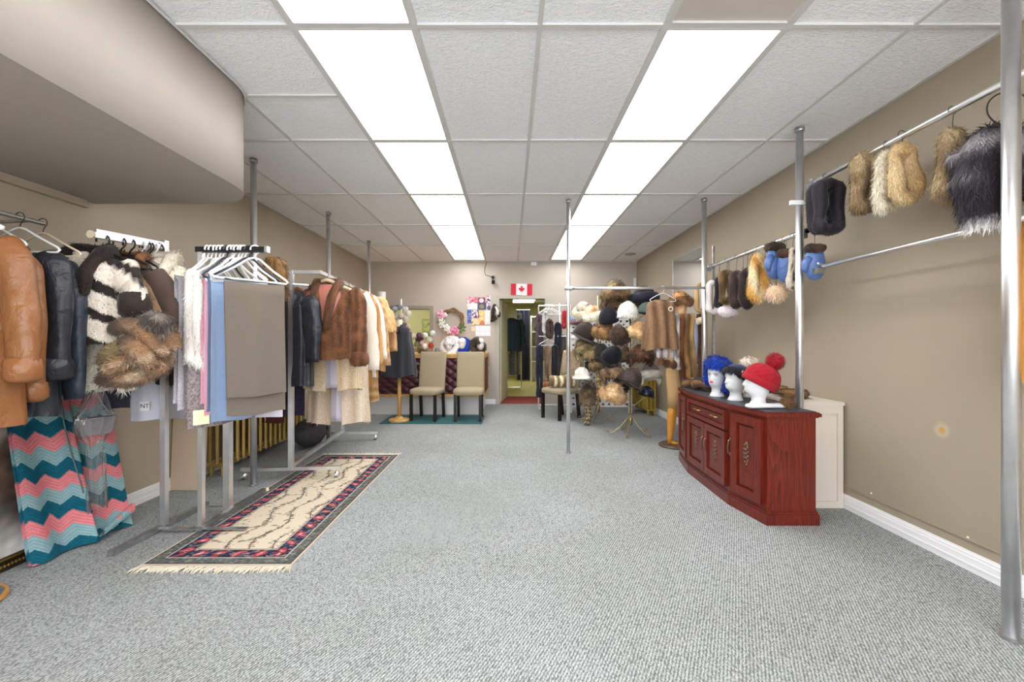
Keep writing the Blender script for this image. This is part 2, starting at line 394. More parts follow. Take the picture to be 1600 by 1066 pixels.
# ---- back-wall window opening and door
FRAMEP = mat('taupe_frame_paint', (150, 141, 128), .5)
g = G(); fw = .065
g.bb(OX0-fw, OX1+fw, YB-.03, Y1, OZ1, OZ1+fw); g.bb(OX0-fw, OX1+fw, YB-.03, Y1, OZ0-fw, OZ0); g.bb(OX0-fw, OX0, YB-.03, Y1, OZ0, OZ1); g.bb(OX1, OX1+fw, YB-.03, Y1, OZ0, OZ1)
struct(g.build('window_2', FRAMEP))
DOORP = mat('door_frame_paint', (178, 172, 163), .5)
g = G(); fw = .058
g.bb(DX0-fw, DX1+fw, YB-.02, Y1+.02, DZ, DZ+fw); g.bb(DX0-fw, DX0, YB-.02, Y1+.02, 0, DZ); g.bb(DX1, DX1+fw, YB-.02, Y1+.02, 0, DZ); g.bb(DX0, DX0+.012, YB+.05, YB+.08, 0, DZ); g.bb(DX1-.012, DX1, YB+.05, YB+.08, 0, DZ)
struct(g.build('trim_4', DOORP))
DLEAF = mat('door_leaf_paint', (205, 200, 168), .5)
d1 = struct(G().box((.43, 0, 1.02), (.86, .038, 2.03)).build('door_1', DLEAF)); d1.location = (DX0+.02, Y1+.03, .012); d1.rotation_euler = (0, 0, R(82))
g = G().ell((.80, -.055, .98), (.026, .026, .026)).tube([(.80, -.019, .98), (.80, -.045, .98)], .011); g.ell((.80, .055, .98), (.026, .026, .026)); g.build('door_handle', BRASS, d1)
REDMAT = mat('red_floor_mat', (150, 70, 62), .95, var=(30, .15), bump=(200, .4))
tag(G().bb(DX0+.03, DX1-.02, YB+.03, 9.55, .001, .012).build('threshold_mat', REDMAT), 'dull red mat lying in the doorway to the stockroom', 'mat')

# ---- stockroom dressing seen through the openings
t = thing('ceiling_light', 'fluorescent panel on the yellowish stockroom ceiling through the doorway', 'ceiling light', (.40, 12.6, 2.45))
G().bb(-.34, .34, -.62, .62, -.03, 0).build('frame', TBAR, t); G().bb(-.31, .31, -.59, .59, -.036, -.0301).build('diffuser', mat('stock_diffuser', (255, 255, 240), .5, emit=BACKLAMP*2), t)
t = thing('ceiling_light', 'fluorescent panel in the small office seen through the wall opening', 'ceiling light', (-2.4, 9.7, 2.45))
G().bb(-.6, .6, -.32, .32, -.03, 0).build('frame', TBAR, t); G().bb(-.57, .57, -.29, .29, -.036, -.0301).build('diffuser', mat('office_diffuser', (255, 255, 235), .5, emit=BACKLAMP*1.5), t)
for y in (10, 11.2, 13.5): struct(G().bb(-4.2, XR, y-.012, y+.012, 2.44, 2.45).build('trim_5', YBAR))
t = thing('framed_picture', 'small pale framed landscape hanging in the office beyond the wall opening', 'picture', (-2.06, 10.9, 1.55))
G().bb(-.17, .17, -.025, 0, -.25, .25).build('frame', mat('pale_frame', (190, 186, 140), .5), t)
def landscape(P):
    z = P[:, 2]; c = mixc((214, 216, 160), (110, 130, 60), .5+2.2*(-.05-z)+.5*sn(P, 22, 3)); return c
G().grid(lambda u, v: (u, 0*u-.0255, v), 24, 30, -.13, .13, -.2, .2).build('print', PRINT, t, colfn=landscape)
CURT = mat('dark_curtain', (40, 44, 58), .9)
def curtain(name, x0, x1, y, z1, label):
    g = G(); g.grid(lambda u, v: (u, y+.05*np.sin(u*40), v), 60, 6, x0, x1, .04, z1); return tag(g.build(name, CURT, smooth=True), label, 'curtain')
tag(G().tube([(.2, 13.3, 2.2), (.62, 13.3, 2.2)], .015).build('curtain_rod', STEEL), 'thin rod holding the dark curtain in the stockroom', 'rod')
curtain('stockroom_curtain', .22, .60, 13.3, 2.19, 'dark navy curtain hanging at the back of the stockroom')
# shelf unit of furs right of the curtain
t = thing('stockroom_shelf', 'white stockroom shelf unit right of the dark curtain', 'shelf', (.97, 13.2, 0))
g = G(); g.bb(-.35, .35, -.2, .2, 1.95, 2.0); g.bb(-.35, -.31, -.2, .2, 0, 1.95); g.bb(.31, .35, -.2, .2, 0, 1.95); g.bb(-.31, .31, .17, .2, 0, 1.95); g.build('body', WHITEW, t)
for z in (.6, 1.05, 1.5): G().bb(-.31, .31, -.2, .17, z, z+.03).build('shelf', WHITEW, t)
for k, (x, z, c) in enumerate(((-.12, 1.16, (150, 120, 80)), (.14, 1.14, (90, 70, 50)), (-.1, 1.61, (110, 92, 60)), (.15, 1.62, (190, 170, 120)), (0, .72, (200, 170, 90)))):
    o = G().ell((0, 0, .0), (.13, .12, .09)).build('folded_fur', FUR, colfn=duo(c, [v*.6 for v in c], 12, k), fur=dict(n=150, L=.04, w=.4)); o.location = (.97+x, 13.16, z)
    tag(o, ('brown fur bundle', 'dark brown fur bundle', 'olive fur bundle', 'cream fur bundle', 'golden fur bundle')[k]+' on the white shelf in the stockroom', 'fur', 'fur bundles on the stockroom shelf')
# stockroom rack
t = thing('garment_rack', 'low chrome garment rack standing in the stockroom beyond the doorway', 'rack', (.02, 11.2, 0))
g = G(); g.tube([(-.3, 0, 1.95), (.28, 0, 1.95)], .015); g.build('rail', CHROME, t)
for x in (-.29, .27): G().tube([(x, 0, .02), (x, 0, 1.95)], .014).build('upright', CHROME, t); G().tube([(x, -.25, .016), (x, .25, .016)], .014).build('base_bar', CHROME, t)
G().tube([(-.29, 0, .03), (.27, 0, .03)], .012).build('base_bar', CHROME, t)
# ================================================================= FURNITURE
# ---- floor-to-ceiling chrome poles
def pole(x, y, label, r=.0265):
    t = thing('display_pole', label, 'pole', (x, y, 0), group='floor to ceiling chrome poles')
    G().tube([(0, 0, .004), (0, 0, ZC-.004)], r, 20).build('tube', CHROME, t, smooth=True)
    G().lathe([(r, ZC-.03), (r+.006, ZC-.028), (r+.006, ZC-.003)], 20).build('ceiling_collar', STEEL, t, smooth=True)
    G().lathe([(r+.008, 0), (r+.008, .012), (r, .015)], 20).build('foot', STEEL, t)
    return t
PR = 2.12
pole(PR-.035, 1.79, 'nearest and tallest chrome pole, at the right edge in front of the bare taupe wall', .029)
pole(PR, 3.15, 'chrome pole standing directly behind the dark red cabinet')
pole(PR+.01, 4.72, 'chrome pole beyond the red cabinet, beside the wall mirror')
pole(.645, 4.76, 'chrome pole standing free in the middle of the carpet, left end of the cross rail', .021)
pole(-2.2, 3.69, 'chrome pole rising behind the white plastic hangers')
pole(-2.205, 5.22, 'chrome pole rising behind the brown fur jacket rack')
pole(-2.2, 6.70, 'chrome pole nearest the back wall on the left side', .024)

# ---- hang rails fixed to the right poles
def wallrail(x, z, y0, y1, xp, label, r=.0165):
    t = thing('hang_rail', label, 'rail', (0, 0, 0))
    G().tube([(x, y0, z), (x, y1, z)], r, 14).build('bar', CHROME, t, smooth=True)
    for y in (y0+.02, y1-.02):
        g = G(); g.bb(xp+.02, x+.012, y-.012, y+.012, z-.05, z-.012); g.tube([(x, y-.02, z), (x, y+.02, z)], r+.006, 12); g.build('bracket', STEEL, t)
        G().ell((x-.02, y, z+.02), (.012, .012, .01), 8, 5).build('bolt', CHROME, t)
    return t
RX = 2.195
wallrail(RX, 2.385, 1.72, 3.13, PR, 'upper chrome hang rail between the two nearest right poles')
wallrail(RX, 2.055, 3.18, 4.74, PR, 'chrome hang rail above the red cabinet holding mittens and fur collars')
wallrail(RX, 1.765, 1.72, 3.05, PR, 'lower empty chrome rail below the hanging fur collars', .0125)
t = thing('hang_rail', 'chrome cross rail from the middle pole to the pole by the mirror', 'rail', (0, 0, 0))
G().tube([(.645, 4.74, 1.82), (2.13, 4.70, 1.82)], .0155, 14).build('bar', CHROME, t, smooth=True)
G().tube([(.60, 4.74, 1.82), (.69, 4.74, 1.82)], .022, 12).build('bracket', STEEL, t)
tag(G().bb(2.215, 2.24, 4.70, 4.715, .0, 2.28).build('slotted_standard', STEEL), 'thin slotted steel upright beside the pole at the mirror', 'upright')
# clear clip on pole
tag(G().box((PR-.02, 3.11, 2.24), (.15, .022, .03), col=None).build('rail_clip', WHITEP), 'white plastic clip on the pole behind the red cabinet', 'clip')

# ---- mirror on the right wall
MIRROR = mat('mirror_glass', (225, 228, 228), .02, 1.0)
t = thing('wall_mirror', 'frameless tall mirror on the right wall beside the hat stands', 'mirror', (XR, 6.0, 0))
G().bb(-.012, -.002, -.55, .55, .9, 2.46).build('mirror_glass', MIRROR, t)
g = G(); g.bb(-.016, -.002, -.56, -.55, .89, 2.47); g.bb(-.016, -.002, .55, .56, .89, 2.47); g.bb(-.016, -.002, -.55, .55, .89, .9); g.bb(-.016, -.002, -.55, .55, 2.46, 2.47); g.build('edge', STEEL, t)
# ---- wood mirror cabinet at right edge
OAK = mat('honey_oak', (196, 138, 66), .4, var=(14, .12))
t = thing('wall_cabinet', 'honey oak cabinet edge mounted on the wall behind the nearest pole', 'cabinet', (XR, 1.45, 0))
g = G(); g.bb(-.16, 0, -.55, .54, 1.05, 1.80); g.build('body', OAK, t)
g = G()
for z in (1.05, 1.77): g.bb(-.178, -.16, -.55, .54, z, z+.03)
for y in (-.55, .505): g.bb(-.178, -.16, y, y+.035, 1.08, 1.77)
g.build('frame', OAK, t)
G().bb(-.168, -.1605, -.515, .505, 1.08, 1.77).build('panel', OAK, t)

# ---- dark red console cabinet
CHERRY = mat('dark_cherry_wood', (104, 28, 20), .3, coat=.08)
def woodify(m, a, b, scale=(9, 9, .7), knots=True):
    tc = N(m, 'ShaderNodeTexCoord'); mp = N(m, 'ShaderNodeMapping'); mp.inputs['Scale'].default_value = scale; LK(m, tc.outputs['Object'], mp.inputs[0])
    nz = N(m, 'ShaderNodeTexNoise'); nz.inputs['Scale'].default_value = 1.1; nz.inputs['Detail'].default_value = 2; LK(m, mp.outputs[0], nz.inputs['Vector'])
    mm = N(m, 'ShaderNodeMath', operation='MULTIPLY'); mm.inputs[1].default_value = 22; LK(m, nz.outputs['Fac'], mm.inputs[0])
    fr = N(m, 'ShaderNodeMath', operation='FRACT'); LK(m, mm.outputs[0], fr.inputs[0])
    n2 = N(m, 'ShaderNodeTexNoise'); n2.inputs['Scale'].default_value = 14; n2.inputs['Detail'].default_value = 6; LK(m, mp.outputs[0], n2.inputs['Vector'])
    ad = N(m, 'ShaderNodeMath', operation='MULTIPLY_ADD'); LK(m, fr.outputs[0], ad.inputs[0]); ad.inputs[1].default_value = .34; LK(m, n2.outputs['Fac'], ad.inputs[2])
    r = N(m, 'ShaderNodeValToRGB'); LK(m, ad.outputs[0], r.inputs[0]); e = r.color_ramp.elements; e[0].position = .32; e[0].color = (*lin(a), 1); e[1].position = .85; e[1].color = (*lin(b), 1)
    LK(m, r.outputs[0], P_(m).inputs['Base Color'])
woodify(CHERRY, (66, 18, 12), (116, 38, 24), (6, 6, .40))
CTOP = mat('charcoal_top', (62, 64, 70), .45)
BRONZE = mat('aged_bronze', (120, 96, 78), .35, .85)
fp = [(1.765, 4.50), (1.672, 4.06), (1.652, 3.262), (1.722, 2.885), (2.078, 2.885), (2.078, 4.50)]
cab = thing('console_cabinet', 'dark cherry wood console cabinet with bowed front and charcoal top', 'cabinet', (1.86, 3.7, 0))
def inset(poly, d):
    c = np.mean(poly, 0); out = []
    n = len(poly)
    for i in range(n):
        p0, p1, p2 = map(np.array, (poly[i-1], poly[i], poly[(i+1) % n]))
        e1 = (p1-p0)/np.linalg.norm(p1-p0); e2 = (p2-p1)/np.linalg.norm(p2-p1)
        n1 = np.array((-e1[1], e1[0])); n2 = np.array((-e2[1], e2[0])); b = n1+n2; b = b/np.dot(b, n1)
        out.append(tuple(p1+b*d))
    return out
off = lambda P: [(x-1.86, y-3.7) for x, y in P]
FP = off(fp)
area = sum(FP[i-1][0]*FP[i][1]-FP[i][0]*FP[i-1][1] for i in range(6)); sg = 1 if area > 0 else -1   # inset direction
body = inset(FP, sg*.016)
g = G(); g.poly(FP, 0, .075); g.poly(inset(FP, sg*.006), .075, .088); g.poly(inset(FP, sg*.014), .088, .1); g.build('plinth', CHERRY, cab)
G().poly(body, .1, .725).build('carcass', CHERRY, cab)
g = G(); g.poly(inset(FP, sg*.004), .722, .73); g.poly(inset(FP, -sg*.008), .73, .752); g.poly(inset(FP, sg*.0), .752, .758); g.build('top_moulding', CHERRY, cab)
G().poly(inset(FP, sg*.014), .758, .764).build('top', CTOP, cab)
CABTOP = .764
def facet(p, q):
    p, q = np.array(p), np.array(q); L = np.linalg.norm(q-p); d = (q-p)/L; nrm = np.array((d[1], -d[0]))
    c = np.mean(body, 0)
    if np.dot(nrm, (p+q)/2-c) < 0: nrm = -nrm
    return p, d, nrm, L
def fbox(g, fc, u0, u1, z0, z1, o0, o1):
    p, d, nn, L = fc
    V = [np.append(p+d*u+nn*o, z) for o in (o0, o1) for u in (u0, u1) for z in (z0, z1)]
    g.add(V, [(0,1,3,2),(4,6,7,5),(0,4,5,1),(2,3,7,6),(0,2,6,4),(1,5,7,3)]); return g
def pt(fc, u, z, o):
    p, d, nn, L = fc; return np.append(p+d*u+nn*o, z)
def panel_door(fc, u0, u1, z0, z1, name='door', rail=.055, ornament=True, hu=None):
    g = G(); fbox(g, fc, u0+.002, u1-.002, z0+.002, z1-.002, 0, .006)
    r = rail
    for a in ((u0, u0+r, z0, z1), (u1-r, u1, z0, z1), (u0+r, u1-r, z0, z0+r), (u0+r, u1-r, z1-r, z1)): fbox(g, fc, *a, .006, .030)
    fbox(g, fc, u0+r+.016, u1-r-.016, z0+r+.016, z1-r-.016, .006, .018)
    o = g.build(name, CHERRY, cab)
    if ornament:
        g = G(); cu, cz = (u0+u1)/2, (z0+z1)/2+.02
        for k in range(11):
            a = (k-5)/5*.075; w = .026*math.cos(a/.075*1.3); s = (-1)**k
            g.ell(pt(fc, cu+s*w*.7, cz+a, .017), (.011, .011, .011), 7, 5)
        g.tube([pt(fc, cu+.012*math.sin(q*9), cz-.085+q*.17, .018) for q in np.linspace(0, 1, 14)], .005, 6)
        for q in (-.03, 0, .03): g.ell(pt(fc, cu, cz+q, .018), (.013, .013, .013), 7, 5)
        g.build('carved_ornament', BRONZE, o)
    if hu is not None:
        g = G(); cz = (z0+z1)/2+.03
        g.tube([pt(fc, hu, cz-.055, .02), pt(fc, hu, cz-.045, .038), pt(fc, hu, cz, .043), pt(fc, hu, cz+.045, .038), pt(fc, hu, cz+.055, .02)], .006, 8)
        g.ell(pt(fc, hu, cz-.055, .021), (.011, .011, .014), 7, 5); g.ell(pt(fc, hu, cz+.055, .021), (.011, .011, .014), 7, 5); g.build('door_handle', BRONZE, o)
    return o
f1, f2, f3 = facet(body[0], body[1]), facet(body[1], body[2]), facet(body[2], body[3])
panel_door(f1, .04, f1[3]-.03, .125, .705, rail=.05, hu=f1[3]-.055)
L2 = f2[3]
panel_door(f2, .03, L2/2-.003, .125, .545, hu=L2/2-.03); panel_door(f2, L2/2+.003, L2-.03, .125, .545, hu=L2/2+.03)
dr = panel_door(f2, .03, L2-.03, .56, .705, name='drawer', rail=.03, ornament=False)
for u in (L2*.3, L2*.72):
    g = G(); g.tube([pt(f2, u-.05, .632, .018), pt(f2, u-.045, .632, .036), pt(f2, u+.045, .632, .036), pt(f2, u+.05, .632, .018)], .0045, 6); g.build('handle', BRASS, dr)
panel_door(f3, .045, f3[3]-.03, .125, .705, rail=.06, hu=.03)

# ---- white radiator cover behind the cabinet
WPAINT = mat('white_paint_box', (212, 201, 190), .5)
t = thing('radiator_cover', 'cream white boxed cover against the right wall behind the cabinet', 'cover', (2.315, 3.9, 0))
g = G(); g.bb(-.155, .155, -.70, .70, .0, .76); g.build('body', WPAINT, t)
G().bb(-.17, .165, -.715, .71, .76, .785).build('top', WPAINT, t)
g = G(); g.bb(-.155, -.11, -.712, -.70, 0, .76); g.bb(.115, .155, -.712, -.70, 0, .76); g.bb(-.11, .115, -.712, -.70, .70, .76); g.bb(-.11, .115, -.712, -.70, 0, .05); g.build('frame', WPAINT, t)

# ---- garment racks (left)
def sq(g, p, q, s=.026):
    p, q = np.array(p, float), np.array(q, float)
    return g.tube([p, q], s*.7071, 4) if False else g.add(*sqtube(p, q, s))
def sqtube(p, q, s):
    d = (q-p)/np.linalg.norm(q-p); u = np.array((0, 0, 1.)) if abs(d[2]) < .9 else np.array((0, 1., 0)); u = u-d*np.dot(u, d); u /= np.linalg.norm(u); w = np.cross(d, u); h = s/2
    V = [c+a*h*u+b*h*w for c in (p, q) for a, b in ((-1, -1), (1, -1), (1, 1), (-1, 1))]
    return V, [(3, 2, 1, 0), (4, 5, 6, 7)]+[(k, (k+1) % 4, 4+(k+1) % 4, 4+k) for k in range(4)]
# rack A: chrome two-arm rack with the black-and-white furs
RA = thing('garment_rack', 'chrome square-tube rack holding the striped and fox furs on the left', 'rack', (-2.275, 2.83, 0))
sq(G(), (0, 0, .03), (0, 0, 1.90), .034).build('upright', CHROME, RA)
g = sq(G(), (0, .02, 1.86), (-.02, -.47, 1.825), .03)
g.box((-.01, -.225, 1.86), (.012, .47, .03), rx=R(4))
g.build('arm', CHROME, RA)
G().lathe([(.0, -.006), (.022, -.006), (.022, .006), (0, .006)], 12).xf(Matrix.Translation((-.02, -.475, 1.825)) @ Matrix.Rotation(PI/2, 4, 'X')).build('arm_end_cap', CREAMP, RA)
sq(G(), (-.02, -.36, .018), (0, .40, .018), .034).build('base_leg', STEEL, RA)
# rack B
RB = thing('garment_rack', 'chrome rack with a black top bar crowded with white hangers', 'rack', (-2.01, 2.80, 0))
sq(G(), (0, 0, .03), (0, 0, 1.84), .03).build('upright', CHROME, RB)
sq(G(), (-.03, .31, .03), (-.03, .31, 1.2), .045).build('upright', CHROME, RB)
sq(G(), (-.03, 0, 1.835), (.42, 0, 1.835), .034).build('top_bar', BLACKP, RB)
G().bb(.42, .437, -.02, .02, 1.815, 1.855).build('bar_end', CHROME, RB)
sq(G(), (0, -.02, .018), (.0, .72, .018), .036).build('base_leg', STEEL, RB)
G().tube([(.0, .72, .018), (.02, .74, .018)], .019, 10).build('foot_cap', CREAMP, RB)
G().bb(-.26, .30, -.022, .012, .018, .026).build('cross_strip', STEEL, RB); G().bb(-.26, -.02, .33, .345, .03, .036).build('cross_strip', STEEL, RB)
# rack C: rolling rack with the coats
RC = thing('garment_rack', 'long rolling chrome rack carrying the mink jackets and pale fur coats', 'rack', (-1.965, 3.86, 0), R(4.5))
LC = 1.5
for y in (0, LC):
    sq(G(), (0, y, .09), (0, y, 1.87), .04).build('upright', CHROME, RC)
    sq(G(), (-.43, y, .095), (.43, y, .095), .03).build('base_bar', CHROME, RC)
    for x in (-.40, .40):
        cst = G().lathe([(0, .008), (.018, .012), (.028, .034), (.024, .055), (.01, .066), (.008, .082)], 12, (x, y, 0)).build('caster', CHROME, RC, smooth=True)
        G().tube([(x-.012, y, .032), (x+.012, y, .032)], .028, 12).build('wheel', STEEL, cst)
    sq(G(), (0, y, 1.86), (.26, y, 1.86), .03).build('top_arm', CHROME, RC)
sq(G(), (0, 0, .12), (0, LC, .12), .032).build('base_rail', CHROME, RC)
g = sq(G(), (.245, 0, 1.86), (.245, LC, 1.86), .026)
for k in range(50): g.box((.245, .03+k*.029, 1.878), (.014, .012, .012))
g.build('hang_rail', CHROME, RC)
G().tube([(0, 0, 1.75), (.12, .06, 1.75), (.12, LC, 1.75)], .011, 8).build('lower_rail', CHROME, RC)
def onC(x, y, z):
    a = R(4.5); return (-1.965+x*math.cos(a)-y*math.sin(a), 3.86+x*math.sin(a)+y*math.cos(a), z)

# left wall rail
t = thing('hang_rail', 'thin steel hang rail near the left wall carrying leather coats', 'rail', (-2.45, 0, 0))
G().tube([(0, .9, 1.856), (0, 2.26, 1.856)], .0115, 10).build('bar', CHROME, t, smooth=True)
for y in (.95, 2.2): G().tube([(0, y, 1.856), (XL+2.45, y, 1.84)], .009, 8).build('bracket', STEEL, t)

# ---- rug
RUGX, RUGY = (-2.03, -1.20), (2.36, 4.66)
def rugcol(P):
    x, y = P[:, 0], P[:, 1]; w, h = RUGX[1]-RUGX[0], RUGY[1]-RUGY[0]
    u = w/2-np.abs(x); v = h/2-np.abs(y); d = np.minimum(u, v)
    c = np.tile(np.array((206, 192, 170.)), (len(P), 1))
    def put(m, col): c[m] = col
    s1 = sn(P, 90, 1); s2 = sn(P, 60, 2); s3 = sn(P, 120, 5)
    # field: vines on a wavy trellis
    vx = np.abs(((x+.035*np.sin(y*13)) % .14)-.07); vy = np.abs(((y+.03*np.sin(x*17+y*3)) % .19)-.095)
    br = sn(P, 9, 7) > -.45; br2 = sn(P, 8, 17) > -.1; put((vx < .005+.014*(s1 > .3)) & br, (98, 92, 82)); put((vx < .03) & (s1 > .8), (120, 96, 84)); put((vx < .035) & (s2 > .85), (126, 130, 116)); put((vx < .02) & (s3 > 1.0), (150, 84, 80)); put((vy < .022) & (s1 > .7), (124, 122, 106))
    put((vy < .004+.012*(s2 > .3)) & (s1 > -.1) & br2, (118, 110, 96)); put((vx < .04) & (s1 < -1.0), (96, 96, 84))
    put(d < .185, (60, 52, 62)); put(d < .181, (216, 200, 182)); put(d < .174, (42, 46, 66))
    m = (d < .174) & (d > .082); t_ = np.where(u < v, y, x); t_ = t_+.02*sn(P, 7, 9); q = (t_ % .115)-.0575; rr = np.hypot(q, d-.128+.014*np.sin(t_*54))
    put(m & (s1 > .55), (78, 92, 116)); put(m & (s2 < -.6), (108, 116, 108)); put(m & (s3 > .8), (168, 124, 122)); put(m & (s3 < -1), (26, 30, 50))
    put(m & (rr < .030+.014*s2), (138, 62, 70)); put(m & (rr < .020+.012*s1), (196, 96, 98)); put(m & (rr < .012) & (s3 > .1), (226, 168, 160)); put(m & (s1 < -.9), (28, 32, 52))
    put(d < .082, (208, 196, 178)); put(d < .077, (92, 96, 92)); m = d < .077
    put(m & (s1 > .3), (70, 76, 78)); put(m & (s3 > .55), (132, 132, 122)); put(m & (s2 > .95), (128, 84, 86)); put(d < .022, (58, 46, 54)); put(d < .016, (120, 108, 98)); put(d < .009, (206, 194, 176))
    return c
rug = thing('runner_rug', 'fringed runner rug with cream vine field and navy rose border', 'rug', ((RUGX[0]+RUGX[1])/2, (RUGY[0]+RUGY[1])/2, 0))
w, h = (RUGX[1]-RUGX[0])/2, (RUGY[1]-RUGY[0])/2
g = G(); g.grid(lambda u, v: (u, v, .010+.0012*np.sin(v*9)), 150, 400, -w, w, -h, h); g.bb(-w, w, -h, h, .001, .007)
g.build('pile', mat('rug_pile', 'attr', .95, spec=.05), rug, colfn=rugcol)
FRC = mat('rug_fringe', (206, 196, 178), .95)
for s in (-1, 1):
    g = G()
    for k in range(150):
        x = -w+2*w*(k+.5)/150; L = .055+random.random()*.035; dx = random.uniform(-.02, .02)
        g.add([(x-.0045, s*h, .009), (x+.0045, s*h, .009), (x+dx+.003, s*(h+L*.6), .007), (x+dx*1.6, s*(h+L), .003), (x+dx-.004, s*(h+L*.6), .012)], [(0, 1, 2, 3, 4)])
    g.build('fringe', FRC, rug, kind='stuff')
# teal mat
TEAL = mat('teal_mat', (52, 100, 104), .9, var=(40, .12), bump=(180, .4))
tag(G().bb(-1.95, -.42, 6.42, 7.12, .001, .012).build('floor_mat', TEAL), 'teal floor mat under the two beige chairs', 'mat')

# ---- radiators
def radiator(label, loc, rz, n, h, pitch, m):
    t = thing('radiator', label, 'radiator', loc, rz)
    for k in range(n):
        g = G(); y = k*pitch
        for x in (-.065, 0, .065): g.tube([(x, y, .09), (x, y, h-.03)], .017, 6)
        g.tube([(-.075, y, h-.03), (-.05, y, h), (.05, y, h), (.075, y, h-.03)], .02, 6); g.tube([(-.075, y, .1), (.075, y, .1)], .02, 6)
        if k in (0, n-1): g.tube([(-.05, y, .09), (-.055, y, 0)], .02, 6); g.tube([(.05, y, .09), (.055, y, 0)], .02, 6)
        g.build('rib', m, t)
    g = G()
    for z in (.12, h-.05): g.tube([(0, 0, z), (0, (n-1)*pitch, z)], .018, 8)
    g.build('pipe', m, t)
GOLD = mat('old_gold_paint', (178, 148, 84), .45, .35, var=(8, .15))
radiator('gold-painted column radiator by the left wall behind the garment racks', (-2.69, 3.95, 0), 0, 17, .72, .095, GOLD)
radiator('gold-painted column radiator by the right wall behind the hat stands', (2.33, 7.1, 0), 0, 12, .64, .095, mat('gold_paint_right', (172, 146, 62), .45, .3, var=(8, .15)))
# leaning beige board
tag(G().box((0, 0, .46), (.27, .03, .92), rx=R(-3)).build('leaning_board', mat('beige_board', (196, 176, 152), .6)), 'plain beige board standing by the left wall behind the racks', 'board').location = (-2.68, 3.6, .002)

# ---- reception counter
PINE = mat('pine_trim', (206, 162, 98), .45, var=(16, .12))
BURG = mat('burgundy_vinyl', (74, 30, 38), .38, spec=.5)
KICK = mat('white_kick', (214, 212, 210), .6)
ct = thing('counter', 'service counter with burgundy diamond-tufted front and pine trim', 'counter', (-1.3, 7.22, 0))
x0, x1 = -1.2, .86                                         # local x; front at y=0
g = G(); g.bb(x0, x1, .03, 1.2, .30, 1.0); g.build('carcass', BURG, ct)
G().bb(x0+.02, x1-.04, .05, 1.15, .0, .30).build('plinth', KICK, ct)
g = G(); g.bb(x0, x1+.0, -.01, .03, .955, 1.0); g.bb(x0, x1, -.01, .03, .30, .345); g.bb(x1-.05, x1+.01, -.01, .05, .345, .955); g.bb(x0, x0+.05, -.01, .03, .345, .955)
g.bb(x1, x1+.02, .05, 1.2, .955, 1.0); g.bb(x1, x1+.02, .05, 1.2, .30, .345); g.bb(x1, x1+.02, 1.14, 1.2, .345, .955); g.build('trim', PINE, ct)
G().bb(x0-.02, x1+.03, -.03, 1.2, 1.0, 1.025).build('worktop', PINE, ct)
def tuft(u, v):
    a = np.abs(np.sin(PI*(u/.19+v/.14))); b = np.abs(np.sin(PI*(u/.19-v/.14))); return .028*np.sqrt(np.maximum(a*b, 0))
G().grid(lambda u, v: (u, .03-tuft(u, v), v), 170, 56, x0+.05, x1-.05, .345, .955).build('tufted_panel', BURG, ct, smooth=True)
G().grid(lambda u, v: (x1+tuft(u, v)*.6, u, v), 60, 40, .05, 1.14, .345, .955).build('tufted_panel', BURG, ct, smooth=True)
# ---- chairs
LINEN = mat('beige_linen', (158, 144, 118), .9, sheen=.1, bump=(320, .25), var=(60, .05))
DARKW = mat('black_brown_wood', (26, 21, 20), .4)
def chair(label, loc, rz):
    t = thing('parsons_chair', label, 'chair', loc, rz, group='beige upholstered side chairs')
    def rsq(w, d, z, p=6, n=32):
        a = np.linspace(0, 2*PI, n, endpoint=False); c, s = np.cos(a), np.sin(a)
        return np.stack([w*np.sign(c)*np.abs(c)**(2/p), d*np.sign(s)*np.abs(s)**(2/p), np.full(n, z)], 1)
    rg = [rsq(.215, .215, .40), rsq(.228, .228, .41), rsq(.232, .232, .455), rsq(.222, .222, .482), rsq(.17, .17, .497), rsq(.05, .05, .503)]
    G().loft(rg).build('seat', LINEN, t, smooth=True)
    rg = []
    for z in np.linspace(.40, 1.04, 9):
        q = (z-.40)/.64; rr = rsq(.218-.002*math.cos(q*3), .042-.012*q, z, 5); rr[:, 1] += .205+.10*q**1.4; rg.append(rr)
    top = rg[-1].copy(); top[:, 0] *= .97; top[:, 2] += .012; top[:, 1] = (top[:, 1]-.305)*.6+.305; rg.append(top)
    G().loft(rg).build('backrest', LINEN, t, smooth=True)
    for x in (-.19, .19):
        g = G(); V, F = sqtube(np.array((x, -.19, .0)), np.array((x, -.19, .41)), .042); g.add(V, F).build('leg', DARKW, t)
        g = G(); V, F = sqtube(np.array((x, .25, .0)), np.array((x, .20, .41)), .042); g.add(V, F).build('leg', DARKW, t)
    return t
ch1 = chair('beige side chair with its back to the counter, next to the black cape', (-1.30, 6.76, .012), R(-9))
ch2 = dup(ch1, 'beige side chair with its back to the counter, below the blue fur headband', (-.645, 6.73, .012), 0)
ch3 = dup(ch1, 'beige side chair turned sideways in front of the dark scarves, striped fur on it', (.80, 6.93, 0), R(-52))
